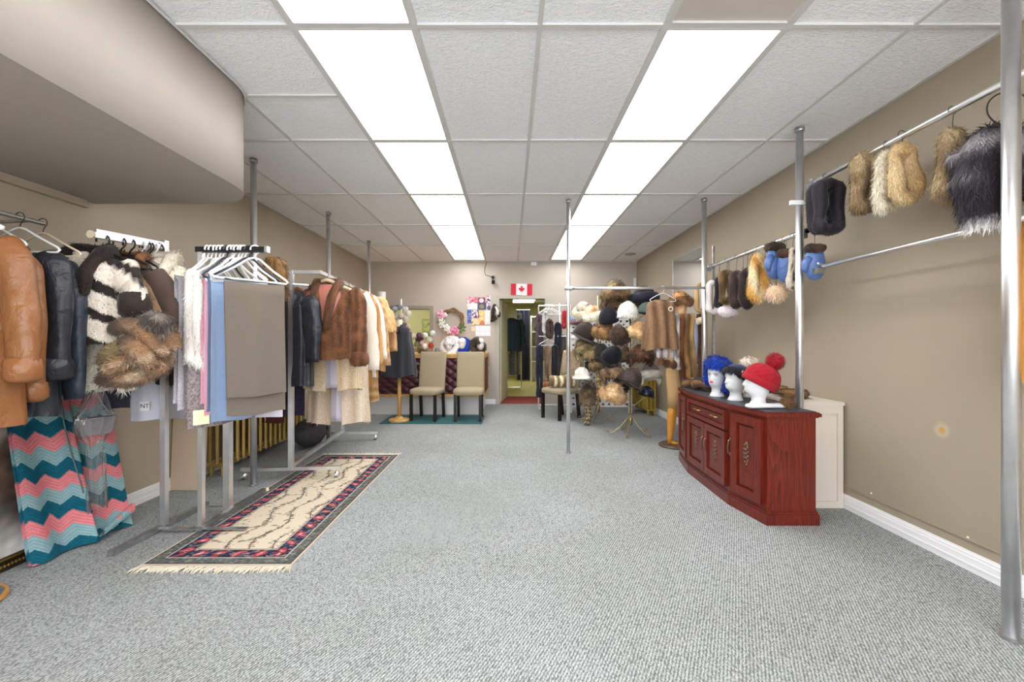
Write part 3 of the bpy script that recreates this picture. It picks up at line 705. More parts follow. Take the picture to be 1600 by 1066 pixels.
# ================================================================= GARMENT BUILDERS
def leather(name, col):
    m = mat(name, col, .36, spec=.45, var=(5, .10))
    tc = N(m, 'ShaderNodeTexCoord'); n = N(m, 'ShaderNodeTexNoise'); n.inputs['Scale'].default_value = 11; n.inputs['Detail'].default_value = 6; n.inputs['Distortion'].default_value = .8
    LK(m, tc.outputs['Object'], n.inputs['Vector']); bp = N(m, 'ShaderNodeBump'); bp.inputs['Strength'].default_value = .6; bp.inputs['Distance'].default_value = .025
    LK(m, n.outputs['Fac'], bp.inputs['Height']); LK(m, bp.outputs['Normal'], P_(m).inputs['Normal']); return m
def torso(w, d, L, flare, neck, drop, vdep=0, vang=.6, gap=0, amp=.01, kf=9, seed=0, nr=26, nt_=44, scale=1.0, hem=None):
    g = random.Random(seed); p1, p2 = g.uniform(0, 6), g.uniform(0, 6); rings = []
    prof = [(0, neck, neck*.75), (.018, neck+.02, neck*.8), (drop*.5, (neck+w)*.55, d*.7), (drop, w*.93, d*.88), (drop+.045, w, d)]
    z0 = prof[-1][0]
    for i in range(1, nr):
        t = i/(nr-1); prof.append((z0+(L-z0)*t, w*(1-.05*math.sin(min(t*3, 1)*PI)+flare*t), d*(1+flare*1.2*t)))
    for z, hw, hd in prof:
        t = z/L
        a0 = gap*t
        if vdep and z < vdep: a0 = max(a0, vang*(1-z/vdep)**.8)
        th = -PI/2+a0+np.linspace(0, 1, nt_)*(2*PI-2*a0)
        c, s = np.cos(th), np.sin(th); e = 2/2.5
        x = hw*np.sign(c)*np.abs(c)**e; y = hd*np.sign(s)*np.abs(s)**e
        f = amp*t*(np.sin(kf*th+p1)+.5*np.sin((kf+4)*th+p2)); rr = np.hypot(x, y)+1e-9
        x = x*(1+f/rr); y = y*(1+f/rr)
        zz = -z+np.zeros(nt_)
        if t > .97: zz = zz+amp*.8*np.sin(3*th+p2)
        rings.append(np.stack([x*scale, y*scale, zz], 1))
    return rings
def coat(label, loc, rz=0, w=.22, L=.75, d=.10, flare=.12, neck=.075, drop=.06, vdep=.0, vang=.6, gap=0, amp=.012, kf=9, m=None, colfn=None, nf=3000, fl=.018, fw=.3, lift=.35,
         sleeves=('l', 'r'), sl=.55, sr=(.085, .072, .06), sout=.055, sfwd=-.02, collar=None, ccol=None, cfl=None, lining=None, cuff=None, ucol=None, seed=0, cat='coat', name='fur_coat', group=None, belt=None, sleevepts=None):
    m = m or FUR; isf = m in (FUR, VCOL)
    t = thing(name, label, cat, loc, rz, group)
    fa = dict(n=nf, L=fl, w=fw, lift=lift, seed=seed) if (m is FUR and nf) else None
    rings = torso(w, d, L, flare, neck, drop, vdep, vang, gap, amp, kf, seed)
    g = G(); g.loft(rings, closed=False, capa=False, capb=False); g.build('body', m, t, smooth=True, colfn=colfn if isf else None, fur=fa, lump=(.007, 17, .45) if isf else (.012, 9, .25))
    if lining is not None:
        ri = torso(w, d, L-.03, flare, neck, drop, 0, 0, 0, amp*.8, kf, seed, scale=.84)
        G().loft(ri, closed=False, capa=False, capb=True).build('lining', lining, t, smooth=True)
    for s_ in sleeves:
        s = -1 if s_ == 'l' else 1
        pts = sleevepts[s_] if sleevepts and s_ in sleevepts else [(s*w*.80, 0, -drop-.005), (s*w*.98, 0, -drop-.05), (s*(w+sout*.45), sfwd*.3, -drop-.16), (s*(w+sout*.8), sfwd*.7, -(sl*.62)), (s*(w+sout), sfwd, -sl)]
        P = np.array(pts); k = np.linspace(0, 1, 22); tt = np.linspace(0, 1, len(P)); Q = np.stack([np.interp(k, tt, P[:, i]) for i in range(3)], 1)
        rr = np.interp(k, [0, .1, .35, .7, 1], [sr[0]*.95, sr[0], sr[0]*.92, sr[1]*.95, sr[2]])*(1+.04*np.sin(k*17+s+seed))
        g = G(); g.tube(Q, rr, 20, up=(0, 1, 0), sq=.66)
        so = g.build('sleeve', m, t, smooth=True, lump=None if isf else (.011, 13, .35), colfn=colfn if isf else None, fur=dict(fa, n=int(nf*.3), seed=seed+5+s) if fa else None)
        if cuff:
            cr, cl, cc = cuff; a, b = Q[-1], Q[-1]+(Q[-1]-Q[-2])/np.linalg.norm(Q[-1]-Q[-2])*.02; b0 = a-(b-a)*cl/.02
            gg = G().tube([b0-(a-b0)*.1, b0, (a+b0)/2, a, b], [cr*.7, cr*.95, cr*1.03, cr, cr*.6], 14, up=(0, 1, 0), sq=.9)
            gg.build('cuff', m, t, smooth=True, lump=None if isf else (.004, 16, .6), colfn=(cc or colfn) if isf else None, fur=dict(fa, n=int(nf*.12), seed=seed+9) if fa else None)
    if collar:
        cr, cd, sp = collar      # tube radius, how far down the front, half spread
        pth = []
        for q in np.linspace(-1, 1, 19):
            a = q*PI*.5
            if abs(q) < .5: pth.append((math.sin(q*PI)*(neck+.012), .055*math.cos(q*PI)+.012, .01-.0*abs(q)))
            else:
                f = (abs(q)-.5)/.5; s = 1 if q > 0 else -1
                pth.append((s*((neck+.012)*(1-f)+sp*f), -d*min(1, f*2.2)*.98-.012, .01-cd*f))
        rr = cr*(.75+.45*np.sin(np.linspace(0, PI, 19)))
        cf = ccol or colfn
        G().tube(pth, rr, 10, up=(0, 0, 1), sq=.8).build('collar', m if not ccol else FUR, t, smooth=True, colfn=cf if (isf or ccol) else None, fur=dict(n=max(200, int(nf*.25)), L=cfl or fl, w=fw, lift=.5, seed=seed+2) if (isf or ccol) else None)
    return t

# ---- hangers (origin = the rail's axis)
def hanger_meshes(m, w=.2, r=.0055, drop=.15, hr=.024):
    h = [(hr*math.cos(a), 0, hr*math.sin(a)) for a in np.linspace(R(195), R(-60), 16)]+[(.004, 0, -hr-.012), (0, 0, -hr-.03)]
    loop = [(0, 0, -hr-.028), (.03, 0, -hr-.036), (w*.55, 0, -drop*.72), (w*.94, 0, -drop), (w, 0, -drop-.012), (w*.94, 0, -drop-.024), (0, 0, -drop-.022), (-w*.94, 0, -drop-.024), (-w, 0, -drop-.012), (-w*.94, 0, -drop), (-w*.55, 0, -drop*.72), (-.03, 0, -hr-.036)]
    return h, loop, r
def hanger(label, loc, rz, m, w=.2, r=.0055, drop=.15, group=None, hookm=None, tilt=0, hr=.024):
    t = thing('coat_hanger', label, 'hanger', loc, group=group, rot=(0, tilt, rz))
    h, loop, r = hanger_meshes(m, w, r, drop, hr)
    G().tube(h, r*.8 if hookm is None else .0022, 8).build('hook', hookm or m, t, smooth=True)
    G().tube(loop, r, 8, closed=True, up=(0, 1, 0)).build('shoulder_bar', m, t, smooth=True)
    return t
def wood_hanger(label, loc, rz, m, w=.2, group=None, drop=.12):
    t = thing('coat_hanger', label, 'hanger', loc, rz, group)
    h, _, _ = hanger_meshes(m)
    G().tube(h, .0022, 6).build('hook', WIRE, t)
    g = G(); k = np.linspace(-1, 1, 15)
    g.tube([(w*q, .012*abs(q), -.045-(drop-.045)*abs(q)**1.3) for q in k], [.011+.007*(1-abs(q)) for q in k], 10, up=(0, 1, 0), sq=.6); g.build('shoulder_bar', m, t, smooth=True); return t
def wire_hook(label, loc, rz=0, L=.12, m=None, group='small wire hooks on the rails', hr=.021):
    t = tag(G().tube([(hr*math.cos(a), 0, hr*math.sin(a)) for a in np.linspace(R(200), R(-75), 14)]+[(.002, 0, -L*.5), (0, 0, -L), (-.03, 0, -L-.02), (.03, 0, -L-.02), (0, 0, -L)], .0018, 6).build('wire_hanger', m or WIRE, smooth=True), label, 'hanger', group)
    t.location = loc; t.rotation_euler = (0, 0, rz); return t

# ---- folded cloth over a hanger bar
def cloth(label, loc, rz, w, Lf, Lb, m, amp=.012, kw=26, g_=.014, seed=0, skew=0, cat='fabric', name='folded_fabric', group=None, colfn=None, hem=True, flare=0, thick=.004):
    t = thing(name, label, cat, loc, rz, group)
    rr = random.Random(seed); ph = rr.uniform(0, 6)
    nv = 26
    v = np.linspace(0, 1, nv); tot = Lf+Lb
    def sheet(off):
        def fn(U, V):
            s = V*tot; dn = np.where(s < Lf, Lf-s, s-Lf); side = np.where(s < Lf, -1., 1.)
            tt = np.clip(dn/.03, 0, 1); y = side*(g_+off)*np.sqrt(1-(1-tt)**2); z = -dn+(off if True else 0)*(1-tt)
            f = amp*np.minimum(1, dn/.25)*(np.sin(U*kw+ph)+.4*np.sin(U*kw*1.9+ph*2))
            return U*(1+flare*dn)+skew*dn, y+f+side*.0*dn, z+.006*np.sin(U*14+ph)*(dn > .3)
        return fn
    gg = G().grid(sheet(0), 34, nv, -w/2, w/2).build('front_fold', m, t, smooth=True, colfn=colfn)
    if hem:
        h = G(); f = sheet(.0025)
        for vv in ((.0, .012), (1-.012, 1)):
            h.grid(f, 34, 3, -w/2, w/2, *vv)
        h.build('hem', m, t, smooth=True, colfn=colfn)
    return t

def furloop(label, loc, rz=0, wd=.2, h=.34, r=.05, colfn=None, n=2500, L=.03, fw=.22, cat='fur collar', name='fur_collar', group=None, rot=None, loops=1, lift=.45, seed=0, top=.6, m=None, dy=.07, tailcol=None):
    """a fur band folded over a hook: one or more long closed loops hanging straight down"""
    t = thing(name, label, cat, loc, rz, group, rot)
    for q in range(loops):
        y = (q-(loops-1)/2)*dy; hw = wd/2-r; pth = []; hh = h*(1-.06*q)
        for a in np.linspace(PI, 0, 7): pth.append((hw*top*math.cos(a), y, -r+hw*top*math.sin(a)*.6))
        for f in (.2, .4, .6, .8): pth.append((hw*(top+(1-top)*f), y+.01*math.sin(f*5), -r-(hh-2*r)*f))
        for a in np.linspace(0, -PI, 9): pth.append((hw*math.cos(a), y, -(hh-r)+hw*.7*math.sin(a)+hw*.7))
        for f in (.8, .6, .4, .2): pth.append((-hw*(top+(1-top)*f), y-.01*math.sin(f*5), -r-(hh-2*r)*f))
        rad = [r*(.92+.13*math.sin(i*1.1+seed+q)) for i in range(len(pth))]
        G().tube(pth, rad, 12, closed=True, up=(0, 1, 0)).build('fur_roll', m or FUR, t, smooth=True, colfn=colfn, fur=dict(n=n//loops, L=L, w=fw, lift=lift, seed=seed+q))
    return t

# ---- hats
def fz(n, L, w=.24, lift=.5, seed=0): return dict(n=int(n*1.6), L=L*1.35, w=w, lift=lift, seed=seed, jit=.38)
def dome(r, h, n=20, sy=1.0, pw=.5, z0=0):
    return [(0, z0), (r*.7, z0-.0)]+[(r*max(.02, (1-(q)**2.4))**pw, z0+h*q) for q in np.linspace(0, 1, 9)]
def hat(kind, label, loc, w, h, c1, c2=None, rot=(0, 0, 0), n=900, L=.025, seed=0, sy=1.0, tail=None, fur=True, m=None):
    t = thing('fur_hat' if fur else 'hat', label, 'hat', loc, rot=rot)
    r = w/2; c2 = c2 if c2 is not None else c1
    q1 = .66 if callable(c1) or max(c1) < 190 else .90; q2 = .6 if callable(c2) or max(c2) < 190 else .86
    f1 = c1 if callable(c1) else duo([min(250, v*1.12) for v in c1], [v*q1 for v in c1], 22, seed); f2 = c2 if callable(c2) else duo([min(250, v*1.15) for v in c2], [v*q2 for v in c2], 26, seed+1)
    F = (lambda k, s=0: fz(int(n*k), L, seed=seed+s)) if fur else (lambda k, s=0: None)
    M = m or FUR
    if kind == 'dome':
        G().lathe(dome(r, h), 22, (0, 0, -h/2), sy=sy).build('crown', M, t, smooth=True, colfn=f1, fur=F(1))
    elif kind == 'band':       # crown with a thick band around it
        G().lathe(dome(r*.86, h*.62), 20, (0, 0, -h*.12), sy=sy).build('crown', M, t, smooth=True, colfn=f1, fur=F(.5))
        a = np.linspace(0, 2*PI, 22, endpoint=False)
        G().tube([(r*.84*math.cos(q), r*.84*sy*math.sin(q), -h*.18+.006*math.sin(3*q)) for q in a], h*.27, 10, closed=True, up=(0, 0, 1), sq=1.1).build('band', M, t, smooth=True, colfn=f2, fur=F(.7, 1))
    elif kind == 'trapper':
        G().lathe(dome(r*.86, h*.6), 20, (0, 0, -h*.1), sy=sy).build('crown', M, t, smooth=True, colfn=f1, fur=F(.45))
        a = np.linspace(0, 2*PI, 20, endpoint=False)
        G().tube([(r*.83*math.cos(q), r*.83*sy*math.sin(q), -h*.14+h*.1*(-math.sin(q))) for q in a], h*.22, 10, closed=True, up=(0, 0, 1)).build('band', M, t, smooth=True, colfn=f2, fur=F(.5, 1))
        for s in (-1, 1): G().ell((s*r*.86, .0, -h*.30), (r*.2, r*.42, h*.36), 12, 8).build('ear_flap', M, t, smooth=True, colfn=f2, fur=F(.18, 2+s))
    elif kind == 'cap':
        G().lathe(dome(r*.95, h*.75), 22, (0, 0, -h*.35), sy=sy).build('crown', M, t, smooth=True, colfn=f1, fur=F(.8))
        def br(u, v): a = -PI/2+(u-.5)*2.2; q = r*(.85+.5*v); return q*np.cos(a), q*sy*np.sin(a), -h*.30-.05*v*h+0*u
        g = G(); g.grid(br, 16, 5); g.grid(lambda u, v: tuple(np.array(br(u, v))-np.array((0*u, 0*u, .012+0*u))), 16, 5, flip=True); g.build('visor', M, t, smooth=True, colfn=f2, fur=F(.25, 1))
    elif kind == 'cloche':
        G().lathe([(0, -h*.5), (r*.98, -h*.5), (r, -h*.42), (r*.93, -h*.33), (r*.8, -h*.28), (r*.78, -h*.1), (r*.7, h*.18), (r*.52, h*.38), (r*.25, h*.49), (.01, h*.5)], 24, sy=sy).build('crown', M, t, smooth=True, colfn=f1, fur=F(1))
    elif kind == 'beret':
        G().ell((0, 0, 0), (r, r*sy, h*.42), 20, 10).build('crown', M, t, smooth=True, colfn=f1, fur=F(.8))
        a = np.linspace(0, 2*PI, 18, endpoint=False)
        G().tube([(r*.7*math.cos(q), r*.7*sy*math.sin(q), -h*.36) for q in a], h*.13, 8, closed=True, up=(0, 0, 1)).build('band', M, t, smooth=True, colfn=f2, fur=F(.3, 1))
    if tail:
        tx, ty, tz, tl, ca, cb = tail
        tc_ = lambda P: np.where((((P[:, 2]-tz)/.028) % 2 < 1)[:, None], np.array(ca, float), np.array(cb, float))
        k = np.linspace(0, 1, 14)
        G().tube([(tx+.012*math.sin(q*4), ty, tz-tl*q) for q in k], [.026+.012*math.sin(q*PI) for q in k], 10, up=(0, 1, 0)).build('striped_tail', FUR, t, smooth=True, colfn=tc_, fur=fz(400, L, lift=.4, seed=seed+7))
    return t

# ---- display heads
FOAM = mat('white_foam', (216, 216, 219), .6)
def headmesh(H=.30, face=1.0, low=36):
    K = [(0, .062, .062, .062), (.02, .064, .066, .064), (.06, .058, .058, .060), (.14, .046, .044, .052), (.24, .044, .044, .054), (.30, .050, .058, .062), (.35, .057, .080, .070), (.40, .061, .086, .076), (.46, .064, .087, .082), (.52, .067, .086, .087), (.60, .071, .085, .092), (.66, .073, .082, .096), (.72, .074, .086, .099), (.80, .073, .085, .099), (.88, .064, .073, .089), (.94, .048, .055, .069), (.98, .027, .032, .042), (1.0, .004, .005, .01)]
    K = np.array(K); zs = np.linspace(0, 1, low); rings = []; nt_ = 36; th = np.linspace(0, 2*PI, nt_, endpoint=False)
    for z in zs:
        w, f, b = (np.interp(z, K[:, 0], K[:, i]) for i in (1, 2, 3))
        c, s = np.cos(th), np.sin(th); x = w*c; y = np.where(s < 0, f*s, b*s)
        fr = np.exp(-((x)/.011)**2)*(s < 0)
        y = y-fr*face*(.022*np.exp(-((z-.535)/.035)**2)+.012*np.exp(-((z-.60)/.05)**2)+.006*np.exp(-((z-.38)/.03)**2))
        y = y-np.exp(-(x/.022)**2)*(s < 0)*face*.006*(np.exp(-((z-.465)/.014)**2)+np.exp(-((z-.435)/.014)**2))
        y = y+(s < 0)*face*.010*np.exp(-((z-.635)/.03)**2)*(np.exp(-((np.abs(x)-.031)/.014)**2))
        rings.append(np.stack([x, y, np.full(nt_, z*H)], 1))
    return rings
def head(label, loc, rz, H=.30, paint=False, name='foam_mannequin', m=None, group=None, tilt=(0, 0)):
    t = thing(name, label, 'display head', loc, group=group, rot=(tilt[0], tilt[1], rz))
    s = H/.30
    rg = [r*np.array((s, s, 1)) for r in headmesh(H)]
    G().loft(rg).build('head', m or FOAM, t, smooth=True)
    if paint:
        dark = mat('painted_eye', (40, 34, 34), .4); red = mat('painted_lips', (190, 40, 50), .35); bl = mat('painted_iris', (60, 100, 150), .4)
        for sx in (-1, 1):
            e = G().ell((sx*.030*s, -.0745*s, .640*H), (.0125*s, .005, .0055*s), 12, 6).build('painted_eye', WHITEP, t)
            G().ell((sx*.030*s, -.0775*s, .640*H), (.0052*s, .004, .005*s), 10, 6).build('iris', bl, e)
            k = np.linspace(-1, 1, 7); G().tube([(sx*.030*s+.014*s*q, -.0765*s+.004*s*abs(q), .646*H+.004*s*(1-q*q)) for q in k], .0017*s, 6).build('eyelash', dark, e)
            G().tube([(sx*(.031+.019*q)*s, -.083*s+.007*s*max(0, q), .688*H+.006*s*(1-q*q)) for q in k], .0022*s, 6).build('brow', dark, t)
        G().ell((0, -.092*s, .458*H), (.018*s, .006*s, .0045*s), 12, 6).ell((0, -.092*s, .443*H), (.016*s, .006*s, .005*s), 12, 6).build('lips', red, t)
    return t
# ================================================================= LEFT SIDE GARMENTS
BRL = leather('cognac_leather', (134, 86, 50)); BKL = leather('black_leather', (44, 47, 54)); BKL2 = leather('blue_black_leather', (54, 60, 74))
BLIN = mat('dark_lining', (40, 34, 34), .8); PINKL = mat('rose_satin_lining', (190, 120, 104), .4); LAVL = mat('lavender_lining', (204, 196, 208), .4)
hang = wood_hanger('white hanger inside the nearest cognac leather coat', (-2.44, 1.88, 1.856), 0, WHITEP, .21)
coat('cognac leather coat with turned-back cuffs, nearest the camera on the left rail', (-2.43, 1.88, 1.735), R(4), w=.22, L=.86, d=.10, flare=.14, drop=.085, m=BRL, sl=.66, sr=(.085, .078, .056), sout=.085, cuff=(.064, .085, None), lining=BLIN, amp=.012, seed=1, cat='coat', name='leather_coat', collar=(.03, .2, .1))
hanger('white plastic hanger inside the second cognac leather coat', (-2.47, 2.02, 1.856), 0, WHITEP, .2, hookm=WIRE)
coat('cognac leather coat hanging second, its sleeve tucked behind the nearest cognac one', (-2.51, 2.03, 1.715), R(-3), w=.22, L=.74, d=.09, flare=.06, drop=.10, m=BRL, sl=.74, sr=(.075, .068, .055), sout=.075, cuff=(.06, .07, None), lining=BLIN, seed=2, cat='coat', name='leather_coat', sleeves=('r',))
hanger('white hanger under the black leather coat beside the cognac coats', (-2.44, 2.14, 1.856), 0, WHITEP, .2, hookm=WIRE)
coat('black leather coat with wide turned-up cuff, between cognac coats and blue-black jacket', (-2.53, 2.16, 1.72), R(2), w=.215, L=.86, d=.10, flare=.05, drop=.07, m=BKL, sl=.66, sr=(.085, .085, .078), sout=.03, cuff=(.085, .085, None), lining=BLIN, seed=3, cat='coat', name='leather_coat', sleeves=('r',))
hanger('clear grey hanger at the end of the left rail', (-2.44, 2.245, 1.856), 0, CREAMP, .2, hookm=WIRE)
coat('blue-black leather jacket with a long narrow sleeve, last on the left rail', (-2.585, 2.29, 1.71), R(4), w=.20, L=.58, d=.09, flare=.02, drop=.07, m=BKL2, sl=.78, sr=(.075, .066, .05), sout=.07, lining=BLIN, seed=4, cat='jacket', name='leather_jacket', sleeves=('r',))
for k, x in enumerate((1.60, 1.68, 1.76, 1.82)):
    hanger('empty wire-hooked white hanger on the left rail, '+('farthest left', 'second from the left edge', 'third from the left edge', 'closest to the cognac coats')[k], (-2.45, x, 1.856), R(3*k), WHITEP, .17, group='hangers above the leather coats', hookm=WIRE)

# rack A furs
def stripesBW(P):
    x, y, z = P.T; a = x*.55+z+.02*sn(P, 6, 3)
    d = ((a+.02) % .155)/.155
    c = np.where((d < .36)[:, None], np.array((38, 28, 26.)), np.array((226, 214, 200.)))
    c = np.where((x < -.07+.01*sn(P, 20, 1))[:, None], np.array((30, 23, 22.)), c)
    return c+8*sn(P, 30, 2)[:, None]
dark = flat((44, 33, 30), 9, 20, 4); creamf = flat((222, 212, 194), 9, 14, 1)
foxp = lambda P: mixc(mixc((160, 120, 86), (96, 78, 66), .5+.6*sn(P, 17, 1)), (206, 184, 156), .9*sn(P, 40, 2)-.2)
coat('black and white diagonally striped fur jacket hanging nearest on the fur rack', (-2.36, 2.42, 1.735), R(6), w=.175, L=.52, d=.11, flare=.10, drop=.07, colfn=stripesBW, nf=5500, fl=.016, sleeves=('r',), sl=.34, sr=(.085, .082, .07), sout=.10, sfwd=-.06, cuff=(.078, .10, dark), collar=(.045, .25, .06), ccol=dark, cfl=.025, seed=5, cat='fur jacket', name='fur_jacket', lining=BLIN)
coat('white long-haired fur vest hanging low below the striped jacket', (-2.36, 2.50, 1.62), R(3), w=.16, L=.66, d=.08, flare=-.18, drop=.06, colfn=flat((232, 226, 212), 8, 9, 3), nf=3600, fl=.045, fw=.16, sleeves=(), amp=.03, kf=5, seed=6, cat='fur vest', name='fur_vest', lining=BLIN)
coat('dark brown suede coat with orange fox collar behind the striped jacket', (-2.31, 2.60, 1.745), R(5), w=.175, L=.62, d=.07, flare=.05, drop=.10, m=mat('brown_suede', (84, 66, 58), .9, sheen=.2), sl=.52, sr=(.075, .065, .055), sout=.07, collar=(.035, .22, .08), ccol=duo((182, 118, 62), (96, 66, 44), 30, 2), cfl=.035, nf=3000, seed=7, cat='coat', name='suede_coat', sleeves=('r',), lining=BLIN)
coat('white satin blouse jacket hanging between the suede coat and the cream fox', (-2.27, 2.67, 1.70), R(5), w=.19, L=.5, d=.05, flare=0, drop=.11, m=mat('white_satin', (232, 224, 220), .4), sl=.48, sr=(.06, .055, .05), sout=.07, seed=8, cat='jacket', name='satin_jacket', sleeves=('r',))
coat('cream and honey fox fur jacket with fluffy cuff beside the lavender fabrics', (-2.235, 2.74, 1.76), R(7), w=.19, L=.60, d=.10, flare=.08, drop=.10, colfn=duo((236, 226, 204), (206, 178, 130), 8, 3), nf=5500, fl=.036, fw=.18, sl=.43, sr=(.08, .078, .07), sout=.07, sfwd=-.04, cuff=(.074, .08, creamf), collar=(.05, .25, .08), ccol=creamf, seed=9, cat='fur jacket', name='fur_jacket', sleeves=('r',), lining=BLIN)
coat('dark brown fur coat with long narrow panels at the back of the fur rack', (-2.33, 2.98, 1.75), R(3), w=.21, L=.80, d=.08, flare=-.02, drop=.08, colfn=flat((58, 42, 34), 10, 14, 3), nf=2500, fl=.02, sl=.76, sr=(.075, .065, .05), sout=.10, seed=10, sleeves=('r',), lining=BLIN)
# bunched fox jacket
t = thing('fur_jacket', 'bulky red and silver fox fur jacket, bunched in fat swirling rolls', 'fur jacket', (-2.06, 2.40, 1.20), R(3)); t.scale = (.92, .92, .86)
rolls = [((-.16, 0, .12), (.0, -.05, .15), (.10, -.04, .06), (.15, -.02, -.05), .062, foxp), ((-.03, -.07, .07), (.03, -.1, .02), (.09, -.1, -.06), (.13, -.08, -.12), .055, foxp),
         ((.02, -.02, .17), (.09, -.03, .15), (.16, 0, .10), (.17, .02, .0), .060, foxp), ((.1, -.02, -.02), (.02, -.08, -.07), (-.08, -.1, -.12), (-.13, -.08, -.17), .055, foxp),
         ((-.03, -.02, .03), (-.10, -.03, -.02), (-.16, -.03, -.06), (-.2, 0, -.10), .06, duo((150, 130, 90), (110, 92, 62), 12, 3)), ((.14, 0, -.1), (.06, -.05, -.17), (-.06, -.06, -.2), (-.2, -.03, -.2), .058, foxp),
         ((-.1, .06, .05), (0, .06, -.05), (.05, .05, -.1), (-.05, .04, -.15), .11, foxp)]
for k, (a, b, c_, d_, r_, cf) in enumerate(rolls):
    P0 = np.array([a, b, c_, d_]); kk = np.linspace(0, 1, 12); tt = np.linspace(0, 1, 4); Q = np.stack([np.interp(kk, tt, P0[:, i]) for i in range(3)], 1)
    for _ in range(2): Q[1:-1] = (Q[:-2]+2*Q[1:-1]+Q[2:])/4
    G().tube(Q, r_*(.55+.5*np.sin(np.linspace(.25, PI-.25, 12))), 12).build('fur_roll', FUR, t, smooth=True, colfn=cf, fur=dict(n=2000, L=.030, w=.15, lift=.42, comb=tuple(P0[-1]-P0[0]), seed=k, jit=.32))
G().tube([(.09, -.05, .19), (.15, -.07, .17), (.21, -.07, .13)], [.055, .06, .055], 12).build('cuff', FUR, t, smooth=True, colfn=duo((150, 140, 128), (78, 68, 62), 30, 5), fur=dict(n=900, L=.05, w=.12, lift=.4, seed=33, jit=.4))
G().tube([(.0, .1, .2), (-.1, .14, .40), (-.2, .16, .55)], [.05, .04, .02], 10).build('shoulder', FUR, t, smooth=True, colfn=foxp, fur=dict(n=500, L=.03, w=.15))
# lower folded fabrics on rack A
NAVYC = mat('navy_wool', (62, 62, 78), .9, var=(80, .12)); WHITC = mat('pale_grey_cotton', (206, 204, 216), .85); GREYC = mat('grey_cotton', (168, 164, 168), .85)
cloth('navy wool fabric folded below the bunched fox fur', (-2.60, 2.86, 1.35), R(8), .15, .56, .50, NAVYC, seed=1)
cl = cloth('pale grey fabric with a white price tag hanging by the rack upright', (-2.44, 2.90, 1.35), R(5), .20, .64, .60, WHITC, seed=2)
tg = G().bb(-.028, .032, -.034, -.032, -.575, -.515).build('price_tag', WHITEP, cl)
def text(txt, loc, size, m, parent=None, name='lettering', rot=(PI/2, 0, 0), align='CENTER', ext=.0006):
    cu = bpy.data.curves.new(name, 'FONT'); cu.body = txt; cu.size = size; cu.align_x = align; cu.align_y = 'CENTER'; cu.extrude = ext
    ob = bpy.data.objects.new(name, cu); C.objects.link(ob); dg = bpy.context.evaluated_depsgraph_get(); me = bpy.data.meshes.new_from_object(ob.evaluated_get(dg))
    bpy.data.objects.remove(ob); bpy.data.curves.remove(cu)
    o = bpy.data.objects.new(name, me); me.materials.append(m); C.objects.link(o); o.location = loc; o.rotation_euler = rot
    if parent: o.parent = parent
    return o
INK = mat('dark_ink', (60, 60, 70), .6)
text('NT', (.002, -.0352, -.545), .04, INK, tg)
cloth('plain grey cotton hanging just right of the fur rack upright', (-2.28, 2.97, 1.32), R(5), .17, .62, .58, GREYC, seed=3)

# hooks seen on the rack A arm
for k, (y, mm) in enumerate(((-.40, BLACKP), (-.30, WIRE), (-.24, BLACKP), (-.17, WHITEP), (-.13, BLACKP), (-.11, BLACKP), (-.08, WHITEP), (-.04, BLACKP))):
    h = hanger(('white' if mm is WHITEP else 'black' if mm is BLACKP else 'wire')+' hanger hooked on the chrome arm above the furs, '+('nearest the arm tip', 'second from the arm tip', 'third from the arm tip', 'fourth from the arm tip', 'fifth from the arm tip', 'sixth from the arm tip', 'seventh from the arm tip', 'next to the upright')[k], (-2.285+.04*y, 2.83+y, 1.845+.09*y), R(6), mm, .16, drop=.13, r=.006, group='hangers on the fur rack arm', hr=.034)

# ---- rack B: hangers and fabrics
hx = [-1.97, -1.945, -1.92, -1.895, -1.87, -1.845, -1.82, -1.80, -1.775, -1.75, -1.73, -1.70, -1.66]
yaws = [92, 88, 95, 84, 90, 86, 80, 84, 76, 70, 60, 52, 46]
first = None
for k, (x, a) in enumerate(zip(hx, yaws)):
    lab = 'white tubular plastic hanger, '+('leftmost', 'second from left', 'third from left', 'fourth from left', 'fifth from left', '', 'seventh from left', 'eighth from left', 'ninth from left', 'tenth from left', 'eleventh from left', '', 'rightmost')[k]+' on the black-barred rack'
    if k in (5, 11): h = hanger('dark grey plastic hanger '+('in the middle of' if k == 5 else 'near the right end of')+' the white ones on the black-barred rack', (x, 2.80, 1.835), R(a), mat('dark_grey_plastic', (60, 64, 74), .4), .2, .007, .18, group='dark hangers on the black-barred rack', hr=.026)
    elif first is None: first = h = hanger(lab, (x, 2.80, 1.835), R(a), WHITEP, .2, .0072, .18, group='white hangers on the black-barred rack', hr=.026)
    else: h = dup(first, lab, (x, 2.80, 1.835), rot=(0, R(random.uniform(-9, 9)), R(a+random.uniform(-7, 7))))
def woven(name, c, v=.12, s=120): return mat(name, c, .9, var=(s, v), bump=(240, .25), sheen=.1)
LAV = woven('lavender_cloth', (204, 192, 204)); LAVG = woven('lavender_grey_cloth', (186, 180, 186), .2); BLUG = woven('blue_grey_cloth', (168, 172, 190)); PNK = woven('pink_cloth', (226, 170, 186), .05); LBL = woven('light_blue_cloth', (142, 164, 198), .06)
TAU = woven('taupe_wool', (110, 100, 90), .07, 200); TWD = woven('grey_tweed', (150, 138, 140), .45, 90); WHI = woven('white_linen', (214, 208, 220), .05)
def fab(label, x, y, a, w, zt, zb, zb2, m, **k): return cloth(label, (x, y, zt), R(a), w, zt-zb, zt-zb2, m, **k)
ZT = 1.655
fab('ribbed pale lavender fabric, leftmost on the black-barred rack', -2.01, 2.79, 84, .36, ZT, .82, .86, LAVG, seed=11, flare=.12, amp=.016)
